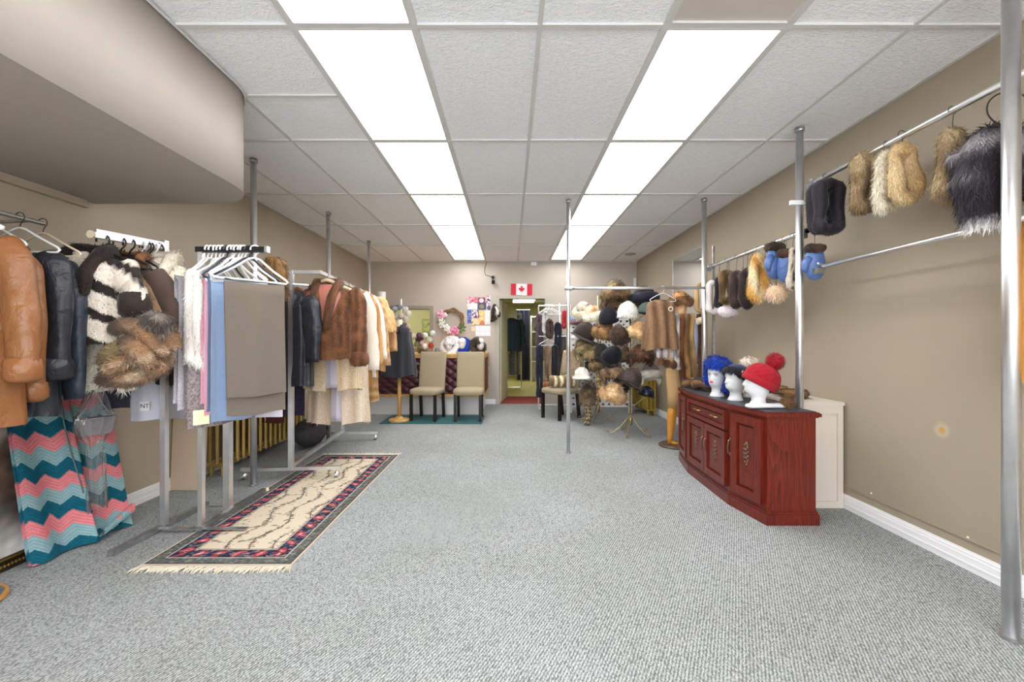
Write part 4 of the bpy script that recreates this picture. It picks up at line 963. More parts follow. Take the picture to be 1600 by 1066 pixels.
fab('smooth lavender fabric hanging second from the left on the black-barred rack', -1.985, 2.81, 92, .36, ZT, .755, .80, LAV, seed=12, amp=.014)
fab('short lavender fabric ending at mid height beside the white fur scarf', -1.945, 2.76, 88, .34, ZT, 1.18, 1.1, LAV, seed=13, amp=.016)
fab('blue-grey fabric folded behind the lavender pieces', -1.95, 2.86, 85, .34, ZT, .88, .84, BLUG, seed=14)
fab('long grey tweed fabric with a pale yellow paper note pinned low', -1.875, 2.80, 66, .40, ZT, .705, .76, TWD, seed=15, amp=.010, flare=.06)
nt_ = fab('white linen fabric showing its hem below the taupe wool', -1.74, 3.0, 40, .28, 1.15, .79, .70, WHI, seed=16)
fab('dark navy strip of cloth peeking below the taupe wool', -1.69, 3.02, 40, .10, 1.2, .76, .80, NAVYC, seed=17)
fab('pink fabric hanging between the tweed and the light blue fabric', -1.835, 2.79, 76, .34, ZT, .79, .86, PNK, seed=18, amp=.012)
fab('light blue fabric hanging between the pink and the taupe fabric', -1.785, 2.80, 72, .36, ZT, .735, .80, LBL, seed=19, amp=.010, flare=.05)
fab('large taupe wool fabric folded over the frontmost hanger', -1.625, 2.74, 42, .335, ZT-.018, .895, .775, TAU, seed=20, amp=.013, kw=15, skew=.02)
note = tag(G().grid(lambda u, v: (u, -.004+.004*np.sin(u*60), v), 8, 8, -.042, .042, -.045, .045).build('paper_note', mat('pale_yellow_paper', (232, 232, 190), .8)), 'pale yellow paper note pinned on the grey tweed', 'note'); note.location = (-1.885, 2.625, .775); note.rotation_euler = (0, 0, R(66-20))
# white fur scarves between fabrics
for k, (x, y, zb) in enumerate(((-1.935, 2.63, 1.08), (-1.905, 2.66, 1.05))):
    furloop(('nearer' if k == 0 else 'farther')+' of two white fur scarves hanging beside the pink fabric', (x, y, ZT+.01), R(60), .11, ZT-zb, .03, flat((226, 222, 216), 14, 18, k), n=1200, L=.03, fw=.16, cat='scarf', name='fur_scarf', top=1.0, seed=k)
furloop('golden fur collar peeking over the back of the white hangers', (-1.80, 3.30, 1.875), R(10), .18, .34, .045, duo((150, 114, 66), (84, 60, 36), 22, 3), n=3200, L=.042, fw=.16, loops=2)
coat('dark brown fur jacket half hidden behind the taupe fabric hangers', (-2.19, 3.22, 1.72), R(10), w=.17, L=.5, d=.08, colfn=duo((92, 70, 48), (58, 44, 32), 12, 3), nf=1200, sl=.35, seed=41, lining=BLIN, sleeves=('r',), sout=.10, cat='fur jacket', name='fur_jacket')

# ---- rack C coats
def rc(x, y, z): return onC(x, y, z)
mink = lambda P: mixc(mixc((120, 76, 46), (74, 46, 30), .5+.5*np.sin(P[:, 0]*95+1.5*sn(P, 6, 2))), (158, 106, 66), .6*sn(P, 22, 4)-.1)
palec = lambda s: (lambda P: mixc((226, 208, 178), (206, 180, 142), .5+.5*np.sin(P[:, 0]*60+s+sn(P, 5, s))))
pearl = lambda P: mixc((224, 208, 190), (196, 172, 148), .5+.5*np.sin(P[:, 0]*46+sn(P, 4, 8)))
WH = mat('pale_wood_hanger', (222, 196, 164), .45)
wood_hanger('pale wooden hanger in the brown mink jacket', rc(.25, .16, 1.86), R(4), WH, .17)
coat('short brown mink jacket with rose lining facing the room on the rolling rack', rc(.265, .155, 1.765), R(3), w=.255, L=.69, d=.12, flare=.04, drop=.075, neck=.085, vdep=.40, vang=.75, colfn=mink, nf=9000, fl=.017, fw=.28, sleeves=('r', 'l'), sl=.74, sr=(.10, .085, .075), sout=.045, cuff=(.085, .10, mink), collar=(.055, .42, .03), lining=PINKL, seed=51, cat='fur jacket', name='fur_jacket')
specs = [ # y, label, w, L, colfn, lining, sl, fl, kw
 (.36, 'honey cream mink jacket hanging directly under the brown mink jacket', .25, 1.01, palec(1), LAVL, .0, .018, dict(flare=.10, gap=.16, vdep=.3, amp=.02, sleeves=())),
 (.54, 'long pearl cream mink coat, longest on the rolling rack', .265, 1.37, pearl, LAVL, .0, .018, dict(flare=.14, gap=.10, vdep=.3, amp=.022, sleeves=())),
 (.66, 'white sheared fur coat with a long straight sleeve', .24, 1.12, flat((232, 222, 210), 6, 10, 3), LAVL, .84, .012, dict(sr=(.08, .068, .06), sout=.09)),
 (.84, 'golden tan mink coat between two white fur coats', .24, 1.05, lambda P: mixc((206, 160, 104), (168, 118, 70), .5+.5*np.sin(P[:, 0]*80)), LAVL, .80, .016, dict(sr=(.08, .07, .062), sout=.09)),
 (1.0, 'white ermine coat hanging fourth from the room end of the rolling rack', .24, .95, flat((234, 226, 214), 6, 10, 5), LAVL, .74, .012, dict(sr=(.08, .07, .062), sout=.10)),
 (1.14, 'honey mink coat worked in stacked horizontal tiers', .24, 1.24, lambda P: mixc((212, 178, 128), (160, 118, 74), .5+.5*np.sin(P[:, 2]*62)), LAVL, .82, .018, dict(sr=(.085, .075, .07), sout=.10)),
 (1.28, 'pale honey fox jacket with a broad fluffy shoulder collar', .25, .80, duo((230, 200, 150), (206, 168, 112), 8, 5), LAVL, .42, .035, dict(sr=(.11, .11, .10), sout=.10, collar=(.06, .3, .08))),
 (1.41, 'tan mink jacket at the far end of the rolling rack', .25, .9, lambda P: mixc((200, 156, 106), (160, 116, 74), .5+.5*np.sin(P[:, 0]*70)), LAVL, .66, .018, dict(sr=(.085, .075, .075), sout=.12)),
]
for k, (y, lab, w, L, cf, ln, sl, fl, kw) in enumerate(specs):
    wood_hanger('pale wooden hanger inside the '+' '.join(lab.split()[:6]), rc(.245, y, 1.86), R(4), WH, .16, group='wooden hangers on the rolling rack')
    kw = dict(kw); kw.setdefault('sleeves', ('r',))
    coat(lab, rc(.25, y, 1.775), R(3), w=w, L=L, d=.062, colfn=cf, nf=4800, fl=fl, fw=.3, lining=ln, sl=sl or .7, seed=60+k, cat='fur coat' if L > .95 else 'fur jacket', name='fur_coat' if L > .95 else 'fur_jacket', **kw)
coat('black leather jacket hanging left of the brown mink jacket', rc(-.02, .10, 1.69), R(-22), w=.20, L=.86, d=.10, flare=.02, drop=.09, m=BKL, sl=.64, sr=(.10, .10, .07), sout=.05, lining=BLIN, seed=71, cat='jacket', name='leather_jacket', sleeves=('r',))
# dark garments at the wall behind
for k, (x, y, zt, zb, c, lab) in enumerate(((-2.62, 4.2, 1.25, .62, (58, 40, 58), 'dark plum garment'), (-2.55, 4.45, 1.25, .5, (38, 32, 36), 'near-black garment'), (-2.42, 4.7, 1.2, .42, (64, 62, 84), 'slate blue garment'), (-2.60, 4.62, 1.3, .36, (88, 40, 44), 'maroon garment'))):
    cloth(lab+' hanging low behind the chrome racks by the radiator', (x, y, zt), R(15), .32, zt-zb, zt-zb-.05, mat('dark_cloth', c, .9, var=(30, .2)), seed=80+k, cat='garment', name='hung_garment')
tag(G().tube([(-2.7, 4.0, 1.25), (-2.3, 5.0, 1.22)], .012, 8).build('hang_rail', STEEL), 'low steel rail behind the chrome racks holding dark garments', 'rail')
t = thing('duffel_bag', 'slumped charcoal duffel bag on the floor behind the rolling rack', 'bag', (-2.35, 5.05, 0))
G().ell((0, 0, .17), (.17, .24, .165), 16, 10).build('body', mat('charcoal_nylon', (62, 60, 62), .7, var=(30, .2), bump=(40, .4)), t, smooth=True)
G().tube([(.1, -.15, .26), (.14, -.1, .36), (.14, .1, .36), (.1, .15, .26)], .012, 8).build('strap', BLACKP, t)

# ---- crocheted blanket leaning at the left wall
def chev(P):
    u, z = P[:, 1]*1.0, P[:, 2]
    zg = np.abs(((u+.012*sn(P, 9, 2)) % .115)/.115-.5)*2
    q = (z+.045*zg+.012*sn(P, 5, 3)+.10*(u-.25))/.078
    cols3 = np.array(((24, 92, 112), (138, 172, 178), (222, 130, 136.)))
    i = (np.floor(q).astype(int)) % 3; c = cols3[i]
    fine = np.sin(q*2*PI*4.0); return c*(1+.07*fine)[:, None]+4*sn(P, 90, 5)[:, None]
bl = thing('crochet_blanket', 'crocheted chevron blanket in teal, pale blue and pink, draped by the left wall', 'blanket', (0, 0, 0))
def bsurf(o):
    def fn(U, V):   # U along the wall, V bottom->top
        y = 2.34+.54*U+.02*V; top = 1.0; z = .012+V*top-.05*(1-V)*0
        x = -2.60+.06*U*(1-V)-.15*V**.8+.018*np.sin(U*14+2*V)*(1-V*.5)+.04*np.exp(-((U-.55)/.05)**2)*(1-V)-.03*np.exp(-((U-.62)/.05)**2)*(1-V*.4)
        y = y+.10*(U-.5)*V*.6
        return x+o, y, z+.03*(U-.3)*(1-V)*0
    return fn
g = G(); g.grid(bsurf(0), 150, 190, flip=True); g.grid(bsurf(-.022), 40, 40); g.build('front_layer', KNIT, bl, smooth=True, colfn=chev)
def bs2(U, V):
    a = V*PI*1.5
    return -2.50-.05*U+.035*np.cos(a)*(.5+.5*U), 2.62+.26*U+.03*np.sin(V*4), .05+.05*U+.045*np.sin(a)*(.6+.4*U)
g = G(); g.grid(bs2, 50, 40, flip=True); g.build('folded_corner', KNIT, bl, smooth=True, colfn=chev)
G().tube([bsurf(.006)(.48+.03*math.sin(v*6), v) for v in np.linspace(.30, .99, 20)], .004, 6).build('seam', mat('grey_yarn', (96, 110, 112), .9), bl)
# handbag in clear plastic
t = thing('handbag', 'small grey handbag with chrome trim hanging in front of the crocheted blanket', 'handbag', (-2.53, 2.62, .72), R(-14))
g = G(); g.loft([np.array([(x*s, y*.55, z) for x, y in ((-.085, -.05), (.085, -.05), (.085, .05), (-.085, .05))]) for z, s in ((-.05, .75), (-.02, .95), (.03, 1), (.055, .93))]); g.xf(Matrix.Rotation(R(70), 4, 'Z')); g.build('body', leather('grey_leather', (122, 118, 122)), t)
G().tube([(0, -.09, .05), (0, -.05, .12), (.0, 0, .23), (0, .04, .13), (0, .09, .05)], .005, 6).build('strap', CHROME, t)
G().tube([(.035, -.09, .053), (.035, .09, .053)], .005, 6).build('clasp', CHROME, t)
FILM = bpy.data.materials.new('clear_film'); FILM.use_nodes = True
nt = FILM.node_tree; nt.nodes.remove(nt.nodes['Principled BSDF']); tr = nt.nodes.new('ShaderNodeBsdfTransparent'); gl = nt.nodes.new('ShaderNodeBsdfGlossy'); gl.inputs['Roughness'].default_value = .12
lw = nt.nodes.new('ShaderNodeLayerWeight'); lw.inputs[0].default_value = .35; mp_ = nt.nodes.new('ShaderNodeMath'); mp_.operation = 'MULTIPLY_ADD'; mp_.inputs[1].default_value = .55; mp_.inputs[2].default_value = .08; nt.links.new(lw.outputs['Facing'], mp_.inputs[0])
mx = nt.nodes.new('ShaderNodeMixShader'); nt.links.new(mp_.outputs[0], mx.inputs[0]); nt.links.new(tr.outputs[0], mx.inputs[1]); nt.links.new(gl.outputs[0], mx.inputs[2]); nt.links.new(mx.outputs[0], nt.nodes['Material Output'].inputs[0])
rings = []
for i, z in enumerate(np.linspace(.30, -.52, 26)):
    w_ = np.interp(z, [-.52, -.10, -.02, .05, .30], [.055, .05, .10, .115, .015]); th = np.linspace(0, 2*PI, 36, endpoint=False)
    rr = w_*(1+.16*np.sin(th*9+i*.35)+.10*np.sin(th*5-i*.6)); rings.append(np.stack([rr*.45*np.cos(th), rr*np.sin(th)+.04*max(0, -z), z+.01*np.sin(th*4)], 1))
o = tag(G().loft(rings, capa=False, capb=False).build('plastic_bag', FILM, smooth=True), 'clear crinkled plastic bag hanging around the small grey handbag', 'plastic bag'); o.location = (-2.53, 2.62, .72)

# ---- framed painting on the floor
GILT = mat('black_gilt', (40, 32, 20), .35, spec=.5); GILD = mat('gilt_bead', (176, 136, 64), .35, .8)
pt_ = thing('framed_painting', 'large painting in a black and gilt frame standing against the left wall', 'painting', (-2.735, 1.85, 0), rot=(0, R(-4.5), 0))
y0, y1, zt = -.75, .70, .98
g = G(); g.bb(-.03, .02, y0, y1, 0, .07); g.bb(-.03, .02, y0, y1, zt-.07, zt); g.bb(-.03, .02, y0, y0+.07, .07, zt-.07); g.bb(-.03, .02, y1-.07, y1, .07, zt-.07); g.build('frame', GILT, pt_)
g = G()
for z in (.028, zt-.055):
    for y in np.arange(y0+.04, y1-.03, .018): g.ell((.021, y, z), (.008, .008, .009), 6, 4)
g.tube([(.022, y0+.01, .06), (.022, y1-.01, .06)], .006, 6); g.build('gilt_beading', GILD, pt_)
def canvas(P):
    b = mixc((120, 114, 108), (236, 234, 230), .5+.8*sn(P, 5, 3)); b = mixc(b, (104, 62, 38), .9*sn(P, 4.0, 8)-.15); b = mixc(b, (52, 60, 72), 1.0*sn(P, 6, 12)-.35); return b+14*sn(P, 40, 4)[:, None]
G().grid(lambda u, v: (0*u+.004, u, v), 90, 60, y0+.07, y1-.07, .07, zt-.07, flip=False).build('canvas', PRINT, pt_, colfn=canvas)
# round stand base at the lower left edge
t = thing('garment_stand', 'round wood-edged stand base at the lower left corner of the carpet', 'stand', (-2.575, 1.99, 0))
G().lathe([(0, .004), (.165, .004), (.17, .012), (.165, .026), (0, .026)], 40).build('base', OAK, t, smooth=False)
G().lathe([(0, .026), (.155, .026), (.15, .029), (0, .029)], 40).build('base_pad', STEEL, t)
G().tube([(0, 0, .028), (0, 0, .75)], .016, 12).build('post', OAK, t)
# ================================================================= RIGHT RAILS
def atx(px, X): return X*FPX/(px-797)
def collar_on(label, px, ytop, ybot, wpx, zrail, colfn, n=2500, L=.03, loops=1, r=None, X=RX, fw=.2, hook=True, rz=0, z=None, cat='fur collar', name='fur_collar', seed=0, top=.95, lift=.45, tilt=0, jit=None, dy=.07):
    z = z or atx(px, X); s = z/FPX; zt = CAMZ+(533-ytop)*s; zb = CAMZ+(533-ybot)*s; w = wpx*s
    if hook: wire_hook('thin wire hook holding the '+' '.join(label.split()[:7]).replace('the ', ''), (X, z, zrail), L=max(.05, zrail-zt-.0), hr=.021)
    return furloop(label, (X, z, zt), rz, w, zt-zb, r or w*.21, colfn, n, L, fw, cat, name, loops=loops, seed=seed, top=top, lift=lift, rot=(0, tilt, rz), dy=dy)
tan = duo((188, 166, 128), (122, 98, 70), 16, 3); apri = duo((224, 202, 160), (204, 174, 126), 10, 2); cream2 = flat((234, 224, 204), 10, 12, 2)
blackf = vstripe((52, 47, 56), (24, 21, 27), 95, 2); foxg = duo((194, 172, 136), (136, 110, 78), 18, 6)
collar_on('black sheared fur collar on the upper rail next to the pole', 1290, 288, 371, 50, 2.385, blackf, 4200, .016, loops=2, r=.046, lift=.5, seed=1, dy=.06)
collar_on('tan fox collar folded double on the upper rail', 1352, 242, 335, 44, 2.385, tan, 5200, .032, r=.045, seed=2, fw=.15)
collar_on('creamy white fox collar behind the apricot one on the upper rail', 1386, 240, 333, 38, 2.385, cream2, 3600, .035, r=.04, seed=3, fw=.15)
collar_on('apricot fox collar in an open loop on the upper rail', 1409, 231, 320, 50, 2.385, apri, 4600, .026, r=.038, X=2.17, seed=4, fw=.16, tilt=R(-7))
collar_on('tawny fox collar with pale edge, alone in the middle of the upper rail', 1488, 207, 318, 50, 2.385, foxg, 6400, .034, r=.048, seed=5, fw=.13)
# silver fox stole at the end of the rail
def silv(P):
    z = P[:, 2]; b = mixc((58, 52, 60), (34, 30, 36), .5+.6*sn(P, 12, 2)); b = mixc(b, (170, 164, 168), 1.1*np.exp(-((z+.03)/.04)**2)+.8*np.exp(-((z+.17)/.03)**2)*(.5+.5*sn(P, 14, 5)))
    return mixc(b, (238, 236, 234), (z+.36)/-.035)
t = thing('fur_stole', 'dark silver fox stole with white tips, draped over a round hanger by the nearest pole', 'fur stole', (2.21, 1.975, 2.165))
def rollp(pts, r, seed, n=3200):
    P0 = np.array(pts); kk = np.linspace(0, 1, 16); tt = np.linspace(0, 1, len(P0)); Q = np.stack([np.interp(kk, tt, P0[:, i]) for i in range(3)], 1)
    Q[1:-1] = (Q[:-2]+2*Q[1:-1]+Q[2:])/4
    G().tube(Q, r*(.72+.38*np.sin(np.linspace(.35, PI-.45, 16))), 14, up=(0, 1, 0)).build('fur_roll', FUR, t, smooth=True, colfn=silv, fur=dict(n=n, L=.046, w=.11, lift=.34, seed=seed, jit=.3))
rollp([(.04, .0, .01), (-.05, -.02, -.04), (-.075, -.03, -.18), (-.055, -.03, -.30), (-.04, -.02, -.40)], .085, 1, 5500)
rollp([(.04, 0, .01), (.11, -.01, -.03), (.14, -.02, -.14), (.13, -.02, -.26)], .07, 2)
rollp([(-.05, .05, -.02), (0, .06, -.15), (.02, .05, -.29), (.0, .04, -.36)], .08, 3)
a = np.linspace(0, 2*PI, 40, endpoint=False)
ro = thing('round_hanger', 'black ring hanger on the upper rail by the nearest pole', 'hanger', (RX, 1.89, 2.385))
G().tube([(.024*math.cos(q), 0, .024*math.sin(q)) for q in np.linspace(R(200), R(-60), 14)]+[(0, 0, -.05)], .003, 8).build('hook', WIRE, ro)
G().tube([(.10*math.cos(q), 0, -.125+.075*math.sin(q)) for q in a], .003, 8, closed=True).build('ring', WIRE, ro)
# ---- middle rail above the cabinet
mk = lambda c: (lambda P: mixc(c, [v*.55 for v in c], .5+.5*np.sin(P[:, 2]*9+P[:, 0]*50+2*sn(P, 14, 3))))
ZR = 2.055
collar_on('small sandy fur headband hanging at the far end of the middle rail', 1096, 446, 490, 22, ZR, duo((206, 176, 128), (176, 142, 96), 12), 700, .012, r=.03, z=4.93, X=2.19, hook=False, seed=11)
collar_on('white fur headband hanging beside the sandy one', 1111, 441, 492, 22, ZR, flat((224, 216, 212), 8, 10), 900, .014, r=.035, z=4.66, seed=12)
collar_on('narrow black fur headband next to the white one', 1124, 434, 482, 14, ZR, blackf, 700, .014, r=.026, z=4.52, seed=13)
collar_on('mottled olive-brown mink headband on the middle rail', 1136, 424, 477, 26, ZR, mk((140, 108, 68)), 1300, .014, r=.04, z=4.36, seed=14)
collar_on('dark brown mink headband right of the olive-brown one', 1155, 424, 483, 24, ZR, mk((92, 70, 62)), 1300, .014, r=.045, z=4.17, seed=15)
collar_on('black-brown fur collar left of the golden fox', 1171, 421, 483, 28, ZR, mk((62, 48, 46)), 1500, .016, r=.05, z=3.98, seed=16)
collar_on('golden fox collar with white tips on the middle rail', 1187, 400, 472, 30, ZR, lambda P: mixc((206, 154, 74), (240, 226, 190), .5+.5*np.sin(P[:, 0]*30+P[:, 2]*14+sn(P, 9, 2))), 3000, .042, r=.045, z=3.80, seed=17, fw=.13)
o = thing('fur_collar', 'blush pink fox pompom collar hanging low behind the blue mittens', 'fur collar', (2.24, 3.62, CAMZ+(533-459)*3.62/FPX))
G().ell((0, 0, 0), (.075, .07, .07), 14, 9).build('fur_ball', FUR, o, smooth=True, colfn=flat((238, 208, 178), 10, 14), fur=dict(n=1100, L=.04, w=.14, lift=.6))
G().tube([(0, 0, .05), (0, 0, ZR-o.location.z-.01)], .0022, 6).build('cord', WIRE, o)
o = thing('fur_collar', 'pale lilac fur piece dangling lowest under the dark headbands', 'fur collar', (2.23, 4.4, CAMZ+(533-487)*4.4/FPX))
G().ell((0, 0, 0), (.11, .06, .06), 14, 9).build('fur_ball', FUR, o, smooth=True, colfn=flat((226, 216, 222), 6, 10), fur=dict(n=600, L=.018, w=.3)); G().tube([(0, 0, .05), (0, 0, ZR-o.location.z-.01)], .0022, 6).build('cord', WIRE, o)
for k, z in enumerate((3.3, 3.45, 3.70, 3.9, 4.05, 4.3, 4.5)):
    wire_hook('bare thin wire hook on the middle rail, '+('nearest', 'second nearest', 'third nearest', 'fourth nearest', 'fifth nearest', 'sixth nearest', 'farthest')[k]+' of seven', (RX, z, ZR), R(20*k), L=.10+.02*(k % 3))
# mittens
BLUEL = leather('periwinkle_leather', (84, 112, 166))
def mitten(label, loc, rz, s=1.0, thumb=-1):
    t = thing('mitten', label, 'mitten', loc, rz)
    rg = []
    for z, w, d in ((.0, .055, .03), (-.03, .06, .034), (-.08, .068, .038), (-.13, .066, .036), (-.17, .056, .03), (-.195, .036, .022), (-.205, .012, .01)):
        a = np.linspace(0, 2*PI, 20, endpoint=False); rg.append(np.stack([w*s*np.cos(a), d*s*np.sin(a), np.full(20, z*s)], 1))
    G().loft(rg).build('palm', BLUEL, t, smooth=True)
    G().tube([(thumb*.04*s, -.01, -.05*s), (thumb*.068*s, -.018, -.085*s), (thumb*.075*s, -.02, -.125*s), (thumb*.066*s, -.02, -.15*s)], [.026*s, .026*s, .022*s, .010*s], 12).build('thumb', BLUEL, t, smooth=True)
    a = np.linspace(0, 2*PI, 20, endpoint=False)
    G().tube([(.052*s*math.cos(q), .03*s*math.sin(q), .02*s) for q in a], .024*s, 10, closed=True, up=(0, 0, 1), sq=1.3).build('fur_cuff', FUR, t, smooth=True, colfn=mk((86, 62, 46)), fur=dict(n=500, L=.014, w=.35))
    return t
def mz(px, py, z): return W(px, py, z)
mitten('periwinkle leather mitten with brown fur cuff, left of the pole, facing the room', mz(1211, 391, 3.55), R(12), 1.18)
mitten('periwinkle mitten tucked behind its mate left of the pole', mz(1229, 400, 3.45), R(-50), 1.05, 1)
mitten('periwinkle mitten hanging right of the pole under the black collar', mz(1273, 393, 3.08), R(-8), 1.0, -1)
for k, (x, z) in enumerate(((1211, 3.55), (1229, 3.45), (1273, 3.08))):
    wire_hook('thin wire hook holding the '+('left facing', 'tucked rear', 'right-hand')[k]+' periwinkle mitten', (mz(x, 0, z)[0], z, ZR), R(70), L=max(.04, ZR-mz(x, 391, z)[2]-.02), group='wire hooks of the mittens')
leo = lambda P: mixc((214, 200, 182), (52, 44, 42), (np.sin(P[:, 0]*120+1.5*sn(P, 20, 2))*np.sin(P[:, 2]*110+1.5*sn(P, 20, 3)) > .35)*1.0)
collar_on('spotted leopard-patterned fur scarf beside the pole behind the cabinet', 1241, 388, 455, 16, ZR, leo, 1400, .014, r=.032, z=3.34, seed=18, cat='scarf', name='fur_scarf')

# ================================================================= ON THE CABINET
BLUEF = flat((16, 62, 172), 12, 14, 2)
def onc(px, py, z): x = W(px, py, z); return (x[0], x[1], CABTOP)
hx_, hy_, _ = onc(1124, 620, 3.70)
head('white mannequin head with painted face wearing the blue fur hat', (hx_-.02, hy_, CABTOP), R(-54), .285, paint=True)
t = thing('fur_hat', 'fluffy royal blue fur hat on the painted mannequin head', 'hat', (hx_, hy_, CABTOP+.246), rot=(R(-18), 0, R(-54)))
a = np.linspace(0, 2*PI, 24, endpoint=False)
G().lathe(dome(.088, .095), 22, (0, .012, -.01), sy=1.15).build('crown', FUR, t, smooth=True, colfn=BLUEF, fur=fz(2200, .03, .16, .5, 2))
G().tube([(.086*math.cos(q), .10*math.sin(q)+.02, -.01-.035*math.sin(q)-.0) for q in a], .042, 12, closed=True, up=(0, 0, 1)).build('band', FUR, t, smooth=True, colfn=BLUEF, fur=fz(3600, .032, .14, .5, 3))
for s, ln in ((1, .19), (-1, .12)): G().tube([(s*.085, .03, -.03), (s*.092, .035, -.10), (s*.08, .03, -ln)], [.045, .042, .03], 12, up=(0, 1, 0)).build('side_fur', FUR, t, smooth=True, colfn=BLUEF, fur=fz(900, .03, .15, .5, 5+s))
hx_, hy_, _ = onc(1152, 627, 3.44)
head('plain white foam head between the blue-hatted and red-hatted heads', (hx_-.015, hy_, CABTOP), R(-78), .275)
t = thing('fur_hat', 'navy velvet hat with black fur brim on the middle head', 'hat', (hx_, hy_+.012, CABTOP+.22), rot=(R(-14), 0, R(-78)))
G().lathe(dome(.088, .09), 22, (0, .012, -.015), sy=1.15).build('crown', mat('navy_velvet', (36, 42, 74), .8, sheen=.2), t, smooth=True)
G().tube([(.084*math.cos(q), .10*math.sin(q)+.016, -.012-.02*math.sin(q)) for q in a], .024, 10, closed=True, up=(0, 0, 1)).build('fur_brim', FUR, t, smooth=True, colfn=flat((30, 28, 36), 8, 14), fur=fz(1800, .022, .18, .5, 3))
o = hat('beret', 'small cream fur hat behind the navy velvet hat', mz(1170, 566, 3.66), .13, .09, (226, 212, 196), n=600, L=.02)
head('slim white foam head wearing nothing, supporting the small cream fur hat', (o.location.x, o.location.y+.0, CABTOP), R(-40), .235)
hx_, hy_, _ = onc(1184, 641, 3.13)
head('white foam head in profile wearing the red pompom hat', (hx_, hy_, CABTOP), R(-106), .29)
t = thing('knit_hat', 'red cable-knit hat with a fluffy red pompom', 'hat', (hx_+.018, hy_+.003, CABTOP+.205), rot=(R(-28), 0, R(-106)))
KRED = mat('red_wool', (160, 15, 33), .9, sheen=.05, bump=(260, .5))
rg = []; th = np.linspace(0, 2*PI, 96, endpoint=False)
for q in np.linspace(0, 1, 16):
    rr = (.100*(1-q**2.6)**.5+.006)*(1+.13*(np.abs(np.sin(th*6+.8*np.sin(q*22)))**.6-.6)*(q > .18)*(q < .95)+.012*np.sin(th*40)*(q <= .18))*(1.04 if q < .2 else 1)
    rg.append(np.stack([rr*np.cos(th)*.95, rr*np.sin(th)*1.14+.012, -.035+q*.150+0*th], 1))
G().loft(rg, capa=False).build('crown', KRED, t, smooth=True)
G().tube([(.098*math.cos(q), .115*math.sin(q)+.012, -.026) for q in a], .013, 10, closed=True, up=(0, 0, 1), sq=2.0).build('cuff', KRED, t, smooth=True)
G().box((-.025, -.1185, -.012), (.03, .004, .016), rz=R(-12)).build('fabric_tag', CREAMP, t)
G().ell((0, .03, .155), (.055, .055, .053), 16, 10).build('pompom', FUR, t, smooth=True, colfn=flat((170, 20, 42), 12, 20), fur=dict(n=2600, L=.024, w=.14, lift=.7, seed=2))
# white glove & pompom in front of the red-hatted head
t = thing('display_hand', 'white plastic display piece lying flat before the red-hatted head', 'display piece', mz(1196, 640, 3.04)[:2]+(CABTOP,), R(4))
G().loft([np.stack([np.full(16, x), w_*np.cos(np.linspace(0, 2*PI, 16, endpoint=False)), .018+h_*np.sin(np.linspace(0, 2*PI, 16, endpoint=False))], 1) for x, w_, h_ in ((-.14, .02, .008), (-.12, .045, .016), (-.05, .05, .018), (.03, .042, .017), (.1, .045, .018), (.145, .035, .015), (.16, .01, .006))]).build('body', FOAM, t, smooth=True)
o = thing('pompom', 'loose brown fur pompom at the back corner of the cabinet top', 'pompom', mz(1231, 632, 3.02)[:2]+(CABTOP+.048,))
G().ell((0, 0, 0), (.042, .042, .04), 14, 9).build('fur_ball', FUR, o, smooth=True, colfn=duo((150, 112, 78), (108, 76, 50), 20), fur=dict(n=1800, L=.026, w=.12, lift=.65))
# draped fur scarf on the radiator cover
def lay(label, pts, r, colfn, n, L, name='fur_scarf', cat='scarf', fw=.2):
    P0 = np.array(pts, float); kk = np.linspace(0, 1, 20); tt = np.linspace(0, 1, len(P0)); Q = np.stack([np.interp(kk, tt, P0[:, i]) for i in range(3)], 1); Q[1:-1] = (Q[:-2]+2*Q[1:-1]+Q[2:])/4
    o = G().tube(Q-P0[0], [r*(.8+.2*math.sin(i*1.3)) for i in range(20)], 12, sq=.8).build(name, FUR, smooth=True, colfn=colfn, fur=dict(n=n, L=L, w=fw, lift=.4, comb=tuple(P0[-1]-P0[0]), seed=3)); o.location = P0[0]
    return tag(o, label, cat)
minks = lambda P: mixc((150, 110, 62), (84, 60, 36), .5+.5*np.sin(P[:, 0]*70+P[:, 1]*30+2*sn(P, 12, 3)))
lay('long brown mink scarf lying along the white radiator cover', [(2.23, 4.2, .825), (2.27, 3.9, .825), (2.29, 3.65, .825), (2.35, 3.5, .822), (2.31, 3.36, .822), (2.22, 3.38, .825), (2.19, 3.6, .825)], .042, minks, 4200, .02)
# furs at the far end of the cabinet
lay('striped brown mink stole heaped at the far end of the cabinet', [(1.80, 4.42, .80), (1.84, 4.25, .83), (1.80, 4.12, .82), (1.90, 4.02, .82), (1.98, 3.88, .81), (1.94, 3.80, .80)], .055, minks, 3400, .022, 'fur_stole', 'fur stole')
lay('black and tan fur tail piece in the heap at the far end of the cabinet', [(1.86, 4.36, .84), (1.95, 4.18, .86), (1.99, 4.03, .85), (1.92, 3.92, .82), (1.86, 3.95, .80)], .045, lambda P: mixc((52, 50, 56), (176, 140, 92), .5+.9*np.sin(P[:, 1]*26+sn(P, 8, 2))), 2400, .022, 'fur_stole', 'fur stole')
lay('dark grey-black fur roll at the far tip of the cabinet', [(1.80, 4.47, .80), (1.88, 4.44, .83), (2.0, 4.40, .82)], .045, flat((70, 62, 58), 12, 16), 1200, .022, 'fur_roll_piece', 'fur')

